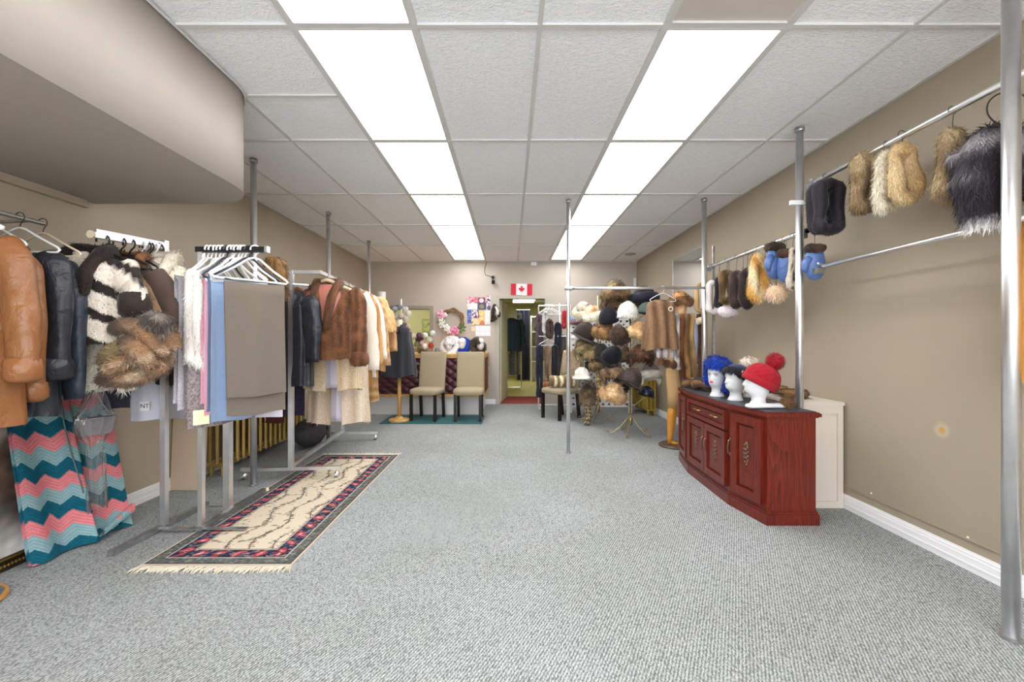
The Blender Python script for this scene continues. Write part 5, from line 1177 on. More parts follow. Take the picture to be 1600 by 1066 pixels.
# ================================================================= MANNEQUIN CORNER
t = thing('display_mannequin', 'display mannequin with honey wooden leg on a round brown base behind the cabinet', 'mannequin', (1.965, 5.08, 0))
WLEG = mat('honey_leg', (214, 146, 54), .35, coat=.3)
G().lathe([(0, .003), (.20, .003), (.205, .012), (.19, .024), (0, .026)], 36).build('base', mat('brown_base', (92, 74, 62), .4), t, smooth=False)
G().tube([(-.075, 0, .03), (-.075, 0, .10), (-.06, 0, .26), (-.055, -.0, .38), (-.035, 0, .50)], [.03, .032, .048, .055, .05], 14, up=(0, 1, 0)).build('leg', WLEG, t, smooth=True)
G().tube([(-.075, .02, .05), (-.03, -.03, .04), (.03, -.05, .034)], [.035, .03, .016], 10, sq=.7).build('foot', WLEG, t, smooth=True)
TANB = mat('tan_skin_form', (198, 160, 112), .5)
G().loft([np.stack([w_*np.cos(th[::4])+cx, d_*np.sin(th[::4]), np.full(24, z)], 1) for z, w_, d_, cx in ((.46, .075, .075, -.03), (.6, .085, .085, -.02), (.78, .12, .095, 0), (.9, .14, .1, .02), (1.05, .11, .085, .03), (1.2, .13, .1, .04), (1.34, .15, .09, .05), (1.40, .10, .06, .05), (1.43, .045, .045, .05), (1.50, .042, .044, .05))]).build('torso', TANB, t, smooth=True)
G().tube([(.02, -.05, 1.36), (.10, -.16, 1.43), (.17, -.26, 1.47), (.19, -.30, 1.475)], [.05, .045, .04, .038], 12).build('arm_stub', CREAMP, t, smooth=True)
G().tube([(.19, -.30, 1.475), (.198, -.315, 1.477)], .03, 12).build('arm_cap', BLACKP, t)
rg = [r*np.array((.95, .95, 1))+np.array((.05, 0, 1.46)) for r in headmesh(.27)]
G().loft(rg).build('head', mat('painted_skin', (214, 170, 130), .5), t, smooth=True)
hat('band', 'ginger and brown fur hat on the mannequin beside the mirror', (2.015, 5.08, 1.735), .25, .16, (196, 148, 92), (124, 86, 54), n=1400, L=.028, seed=4)
# fur vest / boas draped over the arm stub
strips = [(-.17, (232, 226, 220), .030, .62, 0), (-.115, (118, 72, 38), .036, .93, 1), (-.06, (168, 122, 72), .034, .98, 2), (-.005, (190, 150, 96), .032, 1.0, 3), (.085, (104, 68, 40), .034, .96, 5), (.13, (150, 110, 70), .030, .9, 6)]
t = thing('fur_stole', 'long brown and tan mink stole with blue-grey lining draped over the mannequin arm', 'fur stole', (2.05, 4.84, 1.53))
for x, c, r_, L_, k in strips:
    kk = np.linspace(0, 1, 14); Q = [(x+.02*q+.012*math.sin(q*6+k), .02*math.cos(k)+.02*math.sin(q*5), .02-.02*abs(x)*3-L_*q+.06*math.sin(min(1, q*6)*PI)*.3) for q in kk]
    G().tube(Q, [r_*(.7+.3*math.sin(min(1, q*3)*PI/2)) for q in kk], 10, up=(0, 1, 0)).build('fur_strip', FUR, t, smooth=True, colfn=mk(c), fur=dict(n=900, L=.016, w=.3, lift=.35, seed=k))
G().tube([(.03+.01*math.sin(q*7), .0, -.05-.9*q) for q in np.linspace(0, 1, 12)], .03, 8, up=(0, 1, 0), sq=.5).build('lining', mat('blue_grey_satin', (140, 146, 164), .4), t, smooth=True)
# tawny fur cape on the cross rail
tawny = lambda P: mixc((146, 112, 82), (98, 70, 48), .5+.5*np.sin(P[:, 0]*52+1.2*sn(P, 6, 2)))
coat('tawny brown fur cape hanging from the cross rail left of the pole', (1.655, 4.73, 1.69), R(6), w=.155, L=.54, d=.10, flare=.24, neck=.08, drop=.035, colfn=tawny, nf=5200, fl=.016, fw=.3, amp=.02, kf=7, sleeves=(), seed=90, cat='fur cape', name='fur_cape', lining=BLIN)
o = tag(G().tube([(.022*math.cos(q), 0, .022*math.sin(q)) for q in np.linspace(0, 2*PI, 20, endpoint=False)], .006, 8, closed=True).build('fur_ring', CREAMP, smooth=True), 'small cream ring at the collar of the tawny cape', 'ring'); o.location = W(1048, 483, 4.59)
hanger('white wire hanger hooked on the cross rail above the tawny cape', (1.68, 4.727, 1.82), R(6), WHITEP, .15, .0035, .12)
o = lay('brown fur muff with white tails below the tawny cape', [(1.67, 4.86, 1.02), (1.78, 4.86, .98), (1.88, 4.86, .965), (1.95, 4.86, .975)], .06, mk((140, 92, 60)), 1200, .02, 'fur_muff', 'fur muff')
for k, x in enumerate((-.01, .07, .15)): G().tube([(x, -.03, .16), (x, -.05, .10), (x-.005, -.05, .04)], [.02, .028, .018], 8).build('white_tail', FUR, o, smooth=True, colfn=flat((228, 220, 222), 5, 9), fur=dict(n=150, L=.02, w=.3))
wire_hook('long wire hook holding the brown fur muff', (1.80, 4.73, 1.82), L=.82)

# ================================================================= HAT STANDS AND LATTICE
LATW = mat('white_lattice_paint', (238, 238, 238), .5); LATDARK = mat('dark_lattice_sheet', (70, 62, 54), .9, var=(6, .3))
def lattice(label, loc, rz, w, z0, z1, pitch=.10):
    t = thing('lattice_screen', label, 'screen', loc, rz)
    g = G(); g.bb(0, .03, -.012, .012, z0-.1, z1); g.bb(w-.03, w, -.012, .012, z0-.1, z1); g.bb(.03, w-.03, -.012, .012, z0, z0+.03); g.bb(.03, w-.03, -.012, .012, z1-.03, z1); g.build('frame', LATW, t)
    X0, X1, Z0, Z1 = .03, w-.03, z0+.03, z1-.03; H = Z1-Z0
    G().bb(.03, w-.03, .014, .020, Z0, Z1).build('dark_sheet', LATDARK, t)  # dark sheet added behind the slats so the holes look dark
    for sgn, yy in ((1, -.004), (-1, .004)):
        c = X0-H
        while c < X1:
            a0, a1 = max(X0, c), min(X1, c+H)
            if a1-a0 > .03:
                if sgn > 0: p, q = (a0, Z0+(a0-c)), (a1, Z0+(a1-c))
                else: p, q = (a0, Z1-(a0-c)), (a1, Z1-(a1-c))
                L = math.hypot(q[0]-p[0], q[1]-p[1])
                G().box(((p[0]+q[0])/2, yy, (p[1]+q[1])/2), (L, .006, .044), ry=(-1 if sgn > 0 else 1)*PI/4).build('slat', LATW, t)
            c += pitch
    return t
lattice('white lattice screen leaf facing the room behind the fur hats', (1.02, 7.30, 0), 0, 1.02, .12, 1.62)
lattice('white lattice screen leaf angled back beside the right radiator', (2.05, 7.27, 0), R(78), .5, .12, 1.62)
GST = mat('antique_gold_wire', (176, 160, 120), .3, .85)
def hatstand(label, x, y, ztop, targets):
    t = thing('hat_stand', label, 'hat stand', (x, y, 0))
    G().tube([(0, 0, .13), (0, 0, ztop)], .014, 12).build('post', GST, t, smooth=True)
    G().lathe([(.014, .12), (.03, .14), (.032, .22), (.014, .25)], 14).build('hub', GST, t, smooth=True)
    for k in range(5):
        a = 2*PI*k/5+.5; c, s = math.cos(a), math.sin(a)
        pr = [(.015, .24), (.05, .20), (.13, .10), (.21, .035), (.26, .01), (.29, .02), (.295, .05), (.27, .06)]
        G().tube([(r_*c, r_*s, z_) for r_, z_ in pr], .006, 8).build('leg', GST, t, smooth=True)
    for (px_, py_, pz_) in targets:
        d = np.array((px_-x, py_-y)); L = np.hypot(*d)
        if L < .03: continue
        zb = max(.3, pz_-.22)
        G().tube([(0, 0, zb), (d[0]*.25, d[1]*.25, zb+.03), (d[0]*.85, d[1]*.85, pz_-.09), (d[0], d[1], pz_-.02)], .0045, 6).build('arm', GST, t, smooth=True)
    return t
br, dk, ol, cr_, rd = (112, 84, 58), (62, 48, 40), (136, 116, 78), (222, 206, 176), (126, 82, 56)
tipc = lambda a, b, s: (lambda P: mixc(a, b, .5+.9*sn(P, 20, s)))
S1, S2 = (1.60, 5.72), (1.38, 6.75)
H = [ # kind, label, px,py,wpx,hpx,depth, c1,c2, stand, kw
 ('dome', 'white fur dome hat on top of the gold hat stand', 981, 484, 35, 27, 5.72, (238, 234, 226), None, 1, dict(L=.02, rot=(R(4), R(2), 0))),
 ('band', 'peach curly fur hat right of the gold post', 997, 516, 27, 24, 5.6, (208, 164, 116), (222, 182, 134), 1, dict(rot=(R(20), R(15), 0))),
 ('dome', 'round dark brown fur hat left of the gold post', 967, 521, 29, 30, 5.55, (74, 56, 46), None, 1, dict(L=.03, rot=(R(25), R(-20), 0))),
 ('trapper', 'red-brown long-haired fur hat right of the gold post', 1001, 553, 40, 26, 5.6, (146, 96, 66), (104, 72, 54), 1, dict(L=.04)),
 ('cap', 'black velvety fur cap tipped forward left of the gold post', 958, 553, 34, 30, 5.6, (13, 13, 19), None, 1, dict(rot=(R(35), R(24), 0), L=.015)),
 ('trapper', 'brown trapper hat with fur flaps low on the gold stand', 958, 579, 34, 30, 5.65, tipc((128, 100, 72), (62, 48, 38), 4), tipc((140, 112, 82), (70, 54, 44), 5), 1, dict(L=.035)),
 ('cap', 'dark mocha suede fur hat drooping from the gold stand', 988, 589, 40, 34, 5.5, (72, 58, 56), None, 1, dict(rot=(R(10), R(32), R(20)), L=.014)),
 ('trapper', 'greige and white trapper hat with turned-up flaps', 1016, 582, 34, 28, 5.75, (186, 178, 174), (222, 214, 204), 1, dict(L=.014)),
 ('cap', 'shiny navy cap on a wire arm below the greige trapper hat', 1011, 611, 28, 18, 5.7, (24, 28, 52), None, 1, dict(fur=False, m=mat('navy_satin', (26, 30, 54), .3), rot=(0, R(14), 0))),
 ('band', 'tan and cream fur hat lowest on the left of the gold post', 959, 612, 38, 27, 5.6, tipc((196, 160, 116), (238, 214, 178), 2), tipc((170, 130, 88), (226, 198, 156), 3), 1, dict(L=.03, rot=(R(12), R(14), 0))),
 ('beret', 'dark brown fur band hat behind the tan and cream hat', 972, 600, 30, 26, 5.95, (56, 44, 40), None, 1, dict(rot=(R(40), R(20), 0))),
 ('cap', 'brown wool cap behind the black velvety cap', 975, 550, 26, 26, 5.95, (126, 104, 74), (80, 62, 44), 1, dict(rot=(R(15), R(-12), 0), L=.02)),
 ('trapper', 'big mottled raccoon trapper hat above the cross rail', 961, 456, 42, 34, 6.25, tipc((176, 156, 110), (84, 64, 48), 3), tipc((150, 120, 84), (70, 52, 40), 6), 2, dict(L=.04)),
 ('band', 'curly black lamb hat with navy sides above the cross rail', 1006, 461, 42, 26, 6.2, (36, 36, 46), (32, 34, 52), 2, dict(L=.02, rot=(0, R(-4), 0))),
 ('beret', 'mossy brown fur hat under the curly black hat', 995, 474, 36, 15, 6.3, (110, 96, 64), None, 2, dict(L=.03)),
 ('band', 'cream fur hat with a slate patch at the upper left of the hats', 911, 484, 30, 24, 6.7, tipc((214, 204, 180), (76, 78, 84), 2), (212, 202, 176), 2, dict(rot=(R(25), R(-15), 0))),
 ('band', 'cream and orange fur hat overlapping the slate-patched one', 926, 489, 30, 23, 6.45, tipc((228, 216, 192), (196, 134, 70), 4), (226, 214, 190), 2, dict(rot=(R(15), R(-18), 0))),
 ('dome', 'navy velvet bonnet with curved brim left of the white dome hat', 950, 491, 33, 26, 6.2, (24, 24, 40), None, 2, dict(fur=False, m=mat('ink_velvet', (15, 15, 28), .85, sheen=.1), rot=(R(18), R(-12), 0))),
 ('trapper', 'mottled brown fur hat peeking over the navy bonnet', 955, 476, 36, 18, 6.4, tipc((168, 142, 100), (92, 70, 50), 8), None, 2, dict(L=.035)),
 ('cap', 'bottle green-grey cap right of the white dome hat', 1010, 482, 30, 23, 6.0, (78, 90, 86), None, 1, dict(fur=False, m=mat('green_grey_suede', (82, 94, 90), .9), rot=(0, R(8), 0))),
 ('cap', 'dark chocolate fur cap slanting down at the left of the hats', 916, 516, 40, 28, 6.4, (62, 50, 42), None, 2, dict(rot=(R(15), R(24), 0), L=.016)),
 ('cloche', 'white brimmed hat under the dark chocolate cap', 907, 524, 28, 20, 6.6, (226, 222, 212), None, 2, dict(rot=(0, R(20), 0), L=.012)),
 ('band', 'fox-striped brown fur hat between the two posts', 944, 515, 34, 27, 6.3, tipc((176, 134, 82), (96, 68, 46), 3), tipc((160, 120, 76), (84, 60, 42), 5), 2, dict(L=.035, rot=(R(10), R(10), 0))),
 ('trapper', 'olive tan rabbit hat with twisted band', 911, 543, 34, 26, 6.5, tipc((150, 130, 90), (98, 80, 54), 3), (156, 138, 98), 2, dict(L=.03, rot=(0, R(-20), 0))),
 ('band', 'pale olive fur hat below the fox-striped hat', 928, 549, 26, 28, 6.4, (164, 148, 108), (140, 120, 82), 2, dict(L=.03)),
 ('beret', 'black-brown fur hat left of the black velvety cap', 940, 549, 24, 26, 6.2, (50, 44, 40), None, 2, dict(L=.025)),
 ('dome', 'dark seal fur hat behind the raccoon tail', 925, 568, 22, 22, 6.5, (52, 42, 34), None, 2, dict(L=.025)),
 ('band', 'raccoon hat whose ringed tail hangs beside the post', 934, 568, 22, 22, 6.3, tipc((150, 128, 92), (92, 74, 52), 2), None, 2, dict(L=.03, tail=(0, -.04, -.06, .50, (196, 166, 114), (104, 80, 54)))),
 ('dome', 'round coonskin hat with banded tail at the foot of the hats', 917, 616, 27, 34, 6.35, tipc((120, 102, 76), (66, 54, 42), 3), None, 2, dict(L=.035, tail=(.0, -.05, -.12, .30, (182, 162, 122), (48, 40, 34)))),
 ('cloche', 'white bell-shaped fur hat at the left of the lower hats', 909, 583, 31, 19, 6.2, (236, 228, 216), None, 2, dict(L=.012)),
 ('trapper', 'mottled grey-brown fur behind the coonskin hat', 920, 606, 28, 20, 6.6, tipc((150, 136, 116), (92, 78, 66), 3), None, 2, dict(L=.03)),
]
tg1, tg2 = [], []
for k, (kd, lab, px, py, wp, hp, z, c1, c2, st, kw) in enumerate(H):
    P = W(px, py, z); s = z/FPX
    hat(kd, lab, P, wp*s*.93, hp*s*.93*(1.0 if kd in ('dome', 'cloche') else 1.15), c1, c2, n=1000 if st == 1 else 800, seed=k, **kw)
    (tg1 if st == 1 else tg2).append(P)
hatstand('gold wire hat stand with curled feet standing in front of the lattice', S1[0], S1[1], W(0, 492, 5.72)[2], tg1)
hatstand('second hat stand farther back to the left, near the chair', S2[0], S2[1], 1.95, tg2)
o = thing('lamp_clip', 'small dark clip above the mottled raccoon hat', 'clip', W(955, 441, 6.3)); G().box((0, 0, 0), (.06, .03, .025)).build('jaw', BLACKP, o); G().tube([(.01, 0, 0), (.015, 0, -.12)], .01, 8).build('stem', STEEL, o)
o = tag(G().lathe([(0, -.06), (.035, -.055), (.045, 0), (.035, .05), (.012, .075), (0, .08)], 14).build('hat_block', mat('pale_green_wood', (196, 186, 130), .5), smooth=True), 'egg-shaped pale wooden hat block between the hats', 'hat block'); o.location = W(925, 525, 6.55)

# ================================================================= DARK SCARF RACK
t = thing('garment_rack', 'small chrome rack near the doorway crowded with dark scarves', 'rack', (.72, 7.55, 0))
for x in (-.22, .34): G().tube([(x, 0, .08), (x, 0, 1.86)], .014, 10).build('upright', CHROME, t); G().tube([(x, -.24, .09), (x, .24, .09)], .014, 10).build('base_bar', CHROME, t)
G().tube([(-.22, 0, 1.86), (.34, 0, 1.86)], .015, 10).build('rail', CHROME, t); G().tube([(-.22, 0, .12), (.34, 0, .12)], .012, 10).build('base_bar', CHROME, t)
G().tube([(-.22, -.2, 1.32), (.30, -.2, 1.32)], .010, 10).build('lower_rail', STEEL, t)
for x in (-.22, .30): G().tube([(x, -.2, 1.32), (x, 0, 1.36)], .012, 8).build('arm', CHROME, t)
SC = [ # px, wpx, ytop, ybot, z, colour, label, L
 (843, 12, 492, 590, 7.45, (92, 72, 80), 'plum-brown fur scarf, leftmost on the dark scarf rack'),
 (843, 12, 540, 622, 7.30, (30, 32, 50), 'navy fur scarf hanging at the lower left of the dark scarf rack'),
 (856, 11, 541, 596, 7.25, (150, 120, 96), 'mottled brown-pink fur scarf with fox end above the chair seat'),
 (867, 11, 540, 612, 7.28, (28, 26, 32), 'black fur scarf right of the mottled brown-pink one'),
 (852, 10, 488, 522, 7.4, (228, 224, 220), 'white fur scarf hanging highest on the dark scarf rack'),
 (859, 14, 500, 530, 7.3, (74, 54, 46), 'round dark brown fur muff next to the white scarf'),
 (872, 12, 505, 548, 7.35, (26, 30, 46), 'navy fur muff beside the brown muff'),
 (878, 14, 524, 600, 7.4, (92, 84, 78), 'long grey-brown fur scarf behind the middle pole'),
 (882, 9, 486, 514, 7.5, (200, 40, 58), 'bright red scarf on the dark scarf rack'),
 (848, 12, 520, 552, 7.5, (196, 188, 178), 'pale grey fur scarf under the white one'),
 (898, 16, 530, 575, 7.4, (34, 36, 46), 'charcoal scarf hanging left of the lattice screen'),
]
for k, (px, wp, y0_, y1_, z, c, lab) in enumerate(SC):
    s = z/FPX; P = W(px, y0_, z); fm = k not in (8,)
    furloop(lab, P, R(10*(k % 3)), wp*s, (y1_-y0_)*s, wp*s*.26, mk(c) if k in (2, 7) else duo(c, [v*.75 for v in c], 14, k), n=500, L=.02, fw=.35, cat='scarf', name='fur_scarf', top=1.0, seed=k)
for k, (px, py, z, rz) in enumerate(((857, 482, 7.55, 8), (853, 483, 7.55, 40), (862, 483, 7.55, -20))):
    hanger('white hanger at the top of the dark scarf rack, '+('squarely facing the room', 'swung to the right', 'swung to the left')[k], (W(px, 0, z)[0], 7.55, 1.86), R(rz), WHITEP, .17, .007, .13, group='white hangers on the scarf rack')
hanger('white hanger on the lower rail above the mottled brown-pink scarf', (W(857, 0, 7.35)[0], 7.35, 1.32), R(14), WHITEP, .17, .007, .13)
o = tag(G().tube([(0, 0, 0), (.01, 0, -.38)], .014, 10).build('white_strap', WHITEP), 'white plastic strip hanging on the dark scarf rack', 'strip'); o.location = W(874, 474, 7.5)
FOXE = duo((170, 112, 70), (132, 84, 52), 14, 2)
o = tag(G().ell((0, 0, 0), (.06, .04, .05), 12, 8).build('fur_tassel', FUR, smooth=True, colfn=FOXE, fur=dict(n=250, L=.03, w=.25)), 'orange fox tassel at the end of the mottled scarf', 'tassel'); o.location = W(854, 601, 7.2)
o = thing('folded_shawl', 'folded blue and rose shawl on the rack right of the middle pole', 'shawl', W(901, 499, 7.3))
G().ell((0, 0, 0), (.15, .10, .085), 18, 10).build('folded_layer', VCOL, o, smooth=True, colfn=lambda P: mixc((130, 150, 196), (176, 120, 124), -.6-P[:, 2]*18+.5*sn(P, 20, 2))); G().ell((0, -.005, -.05), (.155, .10, .05), 18, 8).build('folded_layer', VCOL, o, smooth=True, colfn=duo((160, 112, 112), (120, 96, 110), 20, 4))
G().tube([(0, 0, -.08), (.02, .1, -.3), (.08, .3, -.35)], .008, 6).build('prop_arm', STEEL, o)
# things on the sideways chair
strc = lambda P: mixc((232, 216, 184), (124, 96, 64), .5+1.2*np.sin(P[:, 0]*62+.5*sn(P, 8, 2)))
o = thing('fur_muff', 'striped cream and brown fur muff roll sitting on the sideways chair', 'fur muff', (.83, 6.86, .60), R(12))
G().tube([(x, 0, .008*math.sin(x*30)) for x in np.linspace(-.19, .19, 16)], [.088*(1+.07*math.sin(i*2.1)) for i in range(16)], 18, up=(0, 0, 1)).build('fur_roll', FUR, o, smooth=True, colfn=strc, fur=dict(n=1500, L=.02, w=.3, lift=.35))
cloth('beige and brown fur throw hung over the back of the sideways chair', (1.03, 7.02, 1.09), R(-38), .36, .38, .3, mat('beige_throw', (176, 154, 132), .9, var=(25, .3)), amp=.02, kw=30, seed=5, cat='throw', name='fur_throw')

# ================================================================= COUNTER TOP, BACK WALL
t = thing('bust_form', 'cream dress form on a turned wooden stand wearing the black cape', 'dress form', (-1.70, 6.60, .012))
G().lathe([(0, 0), (.155, 0), (.16, .02), (.15, .035), (.06, .05), (.05, .07), (0, .07)], 32).build('base', PINE, t, smooth=False)
G().tube([(0, 0, .06), (0, 0, .8)], .028, 14).build('post', PINE, t, smooth=True)
G().loft([np.stack([w_*np.cos(th[::4]), d_*np.sin(th[::4]), np.full(24, z)], 1) for z, w_, d_ in ((.78, .10, .09), (.95, .13, .10), (1.10, .11, .085), (1.25, .15, .11), (1.38, .17, .10), (1.44, .12, .07), (1.47, .05, .05), (1.55, .045, .05))]).build('torso', CREAMP, t, smooth=True)
coat('black wool cape with stand-up collar on the dress form', (-1.70, 6.60, 1.485), R(-5), w=.185, L=.78, d=.13, flare=.30, neck=.07, drop=.06, m=mat('black_wool', (46, 48, 54), .85, sheen=.15, bump=(200, .2)), sleeves=(), amp=.028, kf=7, seed=95, cat='cape', name='wool_cape', collar=(.032, .12, .05), lining=BLIN)
# pompom tree on the counter
pt2 = thing('pompom_stand', 'white pole stand on the counter hung with pale fur pompoms', 'pompom stand', (-1.885, 7.45, 1.025))
G().lathe([(0, 0), (.07, 0), (.07, .012), (.012, .02), (.011, .94), (0, .945)], 16).build('pole', WHITEP, pt2, smooth=True)
G().tube([(.11*math.cos(q), .11*math.sin(q), .82) for q in np.linspace(0, 2*PI, 20, endpoint=False)], .005, 6, closed=True).build('ring', STEEL, pt2); G().tube([(-.11, 0, .82), (.11, 0, .82)], .005, 6).build('ring', STEEL, pt2)
pc = [(-.09, .76, (150, 150, 154)), (-.03, .80, (128, 130, 132)), (.06, .77, (214, 212, 204)), (.10, .70, (226, 222, 212)), (-.10, .64, (206, 204, 196)), (-.07, .55, (190, 184, 178)), (.02, .64, (196, 190, 180)), (.09, .60, (198, 186, 178)), (-.09, .44, (206, 192, 170)), (.05, .48, (190, 156, 78)), (.10, .46, (196, 170, 146))]
for k, (x, z, c) in enumerate(pc):
    o = G().ell((0, 0, 0), (.052, .05, .052), 12, 8).build('fur_pompom', FUR, smooth=True, colfn=flat(c, 8, 20, k), fur=dict(n=260, L=.022, w=.3, lift=.6, seed=k)); o.location = (-1.885+x, 7.45-.10*math.cos(k), 1.025+z)
    tag(o, ('grey-white pompom at the upper left of the white pole stand', 'charcoal-grey pompom at the top of the white pole stand', 'ivory pompom at the upper right of the white pole stand', 'cream pompom at the right edge of the white pole stand', 'grey pompom at the left edge of the white pole stand', 'mauve-grey pompom low on the left of the white pole stand', 'taupe pompom against the white pole itself', 'pinkish pompom low on the right of the white pole stand', 'beige pompom lowest on the left of the white pole stand', 'mustard yellow pompom on the white pole stand', 'tan pompom lowest on the right of the white pole stand')[k], 'pompom', 'pompoms on the pole stand')
o = tag(G().lathe([(0, 0), (.068, 0), (.072, .01), (.072, 1.07), (.066, 1.085), (.02, 1.08), (0, 1.08)], 24).build('paper_roll', WHITEP, smooth=True), 'tall white roll standing behind the fur coats on the counter', 'roll'); o.location = (-2.27, 7.6, 1.025)
# bouquet of pompoms
o = thing('flower_box', 'dark plum box among the pompoms on the counter', 'box', (-1.58, 7.5, 1.235)); G().bb(-.06, .06, -.05, .05, -.06, .06).build('body', mat('plum_box', (84, 52, 66), .6), o); G().bb(-.064, .064, -.054, .054, .05, .075).build('lid', mat('plum_lid', (104, 66, 84), .6), o)
o = tag(G().lathe([(0, 0), (.075, 0), (.10, .13), (.105, .15), (.095, .15), (.09, .02), (0, .02)], 20).build('display_bowl', STEEL, smooth=True), 'grey bowl on the counter filled with pompoms', 'bowl'); o.location = (-1.53, 7.5, 1.025)
for k, (px, py, c) in enumerate(((646, 526, (208, 196, 180)), (651, 538, (120, 128, 84)), (660, 536, (196, 158, 158)), (664, 524, (228, 222, 214)), (671, 530, (232, 220, 212)), (673, 540, (168, 60, 44)), (664, 541, (226, 220, 212)), (655, 524, (96, 66, 80)), (676, 521, (206, 206, 200)))):
    o = G().ell((0, 0, 0), (.05, .05, .05), 12, 8).build('fur_pompom', FUR, smooth=True, colfn=flat(c, 8, 20, k), fur=dict(n=240, L=.022, w=.3, lift=.6, seed=k)); o.location = W(px, py, 7.44-.01*k)
    tag(o, ('beige pompom at the left end of the bowl heap on the counter', 'mossy green pompom in the bowl heap on the counter', 'rosy pompom in the bowl heap on the counter', 'white pompom at the top of the bowl heap on the counter', 'blush white pompom right of the top of the bowl heap', 'rust red pompom in the bowl heap on the counter', 'snowy pompom low in the bowl heap on the counter', 'plum pompom near the plum box on the counter', 'grey-white pompom at the right end of the bowl heap')[k], 'pompom', 'pompoms heaped at the counter bowl')
for k, (x, c, lab) in enumerate(((-1.26, (110, 126, 124), 'small grey-green jar on the counter left of the white fur hat'), (-1.17, (150, 140, 90), 'small olive trinket dish on the counter left of the white fur hat'))):
    o = tag(G().lathe([(0, 0), (.035, 0), (.04, .03), (.03, .08-.03*k), (.02, .1-.04*k), (0, .1-.04*k)], 14).build('jar', mat('jar_glaze', c, .3), smooth=True), lab, 'jar'); o.location = (x, 7.42, 1.025)
# three hatted heads
for k, (px, c, lab, lh, rz) in enumerate(((702, (230, 224, 220), 'big round white fur hat on the counter', 'white foam head under the big white fur hat on the counter', -16), (722, (20, 62, 160), 'royal blue fur headband on a white head on the counter', 'white foam head wearing the blue headband on the counter', -10), (746, (84, 66, 52), 'brown fur hat on the rightmost head on the counter', 'white foam head under the brown fur hat on the counter', 24))):
    x = W(px, 0, 7.45)[0]
    head(lh, (x+(.05 if k == 2 else .0), 7.45, 1.025), R(rz), .27)
    t = thing('fur_hat', lab, 'hat', (x-.0, 7.46, 1.025+.19), rot=(R(-14), R(18) if k == 1 else R(-12) if k == 2 else 0, R(rz)))
    a = np.linspace(0, 2*PI, 22, endpoint=False); cf = flat(c, 8, 16, k) if k < 2 else mk(c)
    if k != 1: G().lathe(dome(.10, .13), 20, (0, .02, -.04), sy=1.1).build('crown', FUR, t, smooth=True, colfn=cf, fur=fz(900, .025, .3))
    R_ = (.135, .105, .10)[k]
    G().tube([(R_*math.cos(q), .06+.05*math.sin(q), -.05+R_*math.sin(q)*1.05) for q in a], (.06, .062, .05)[k], 12, closed=True, up=(0, 1, 0)).build('fur_ring', FUR, t, smooth=True, colfn=cf, fur=fz(1300, .025, .3, .5, 3))
    if k == 0: G().ell((0, .09, -.04), (.15, .06, .15), 16, 10).build('back', FUR, t, smooth=True, colfn=cf, fur=fz(700, .025, .3))
# wreath
wr = thing('wreath', 'twig wreath with pink and white flowers on the back wall', 'wreath', W(706.5, 501, 8.40))
TW = mat('twig_brown', (128, 100, 72), .8, var=(30, .35))
for k in range(16):
    ph = random.uniform(0, 6); rr_ = .205+random.uniform(-.025, .025)
    G().tube([((rr_+.022*math.sin(7*q+ph))*math.cos(q), .016*math.cos(5*q+ph), (rr_+.022*math.sin(7*q+ph))*math.sin(q)) for q in np.linspace(0, 2*PI, 48, endpoint=False)], .0075, 6, closed=True).build('twig', TW, wr, smooth=True)
def flower(x, z, r, c, par):
    m = mat('petal', c, .7); o = G().ell((x, -.06, z), (r*.4, r*.35, r*.4), 10, 6).build('flower', m, par)
    for k in range(9):
        a = 2*PI*k/9+(.3 if k % 2 else 0); q = r*(.5 if k % 2 else .75)
        G().ell((x+q*math.cos(a), -.05+.012*(k % 2), z+q*math.sin(a)), (r*.42, r*.16, r*.42), 8, 5, rot=(0, -a, 0)).build('petal', m, o, smooth=True)
flower(-.215, .115, .085, (228, 168, 196), wr); flower(-.135, .10, .05, (232, 218, 220), wr); flower(.055, -.205, .085, (222, 140, 178), wr); flower(-.06, -.215, .05, (234, 210, 214), wr); flower(-.195, -.015, .06, (226, 230, 214), wr); flower(-.20, -.095, .055, (224, 226, 224), wr); flower(-.105, -.14, .065, (232, 232, 226), wr)
LEAF = mat('leaf_green', (70, 128, 52), .5); PALEL = mat('pale_leaf', (130, 150, 120), .6)
for k, (x, z, a, m_) in enumerate(((.15, -.165, .6, LEAF), (.19, -.185, -.2, LEAF), (.13, -.2, -.7, LEAF), (.17, -.14, 1.1, LEAF), (.21, -.15, .3, LEAF), (-.25, -.07, 2.6, PALEL), (-.15, -.05, 2, PALEL), (-.23, .03, 2.2, PALEL), (-.14, -.2, 3.6, PALEL))):
    c, s = math.cos(a), math.sin(a); L_ = .085
    G().add([(x, -.05, z), (x+c*L_*.5-s*.026, -.065, z+s*L_*.5+c*.026), (x+c*L_, -.05, z+s*L_), (x+c*L_*.5+s*.026, -.065, z+s*L_*.5-c*.026), (x+c*L_*.5, -.055, z+s*L_*.5)], [(0, 4, 1), (1, 4, 2), (2, 4, 3), (3, 4, 0)]).build('leaf', m_, wr)
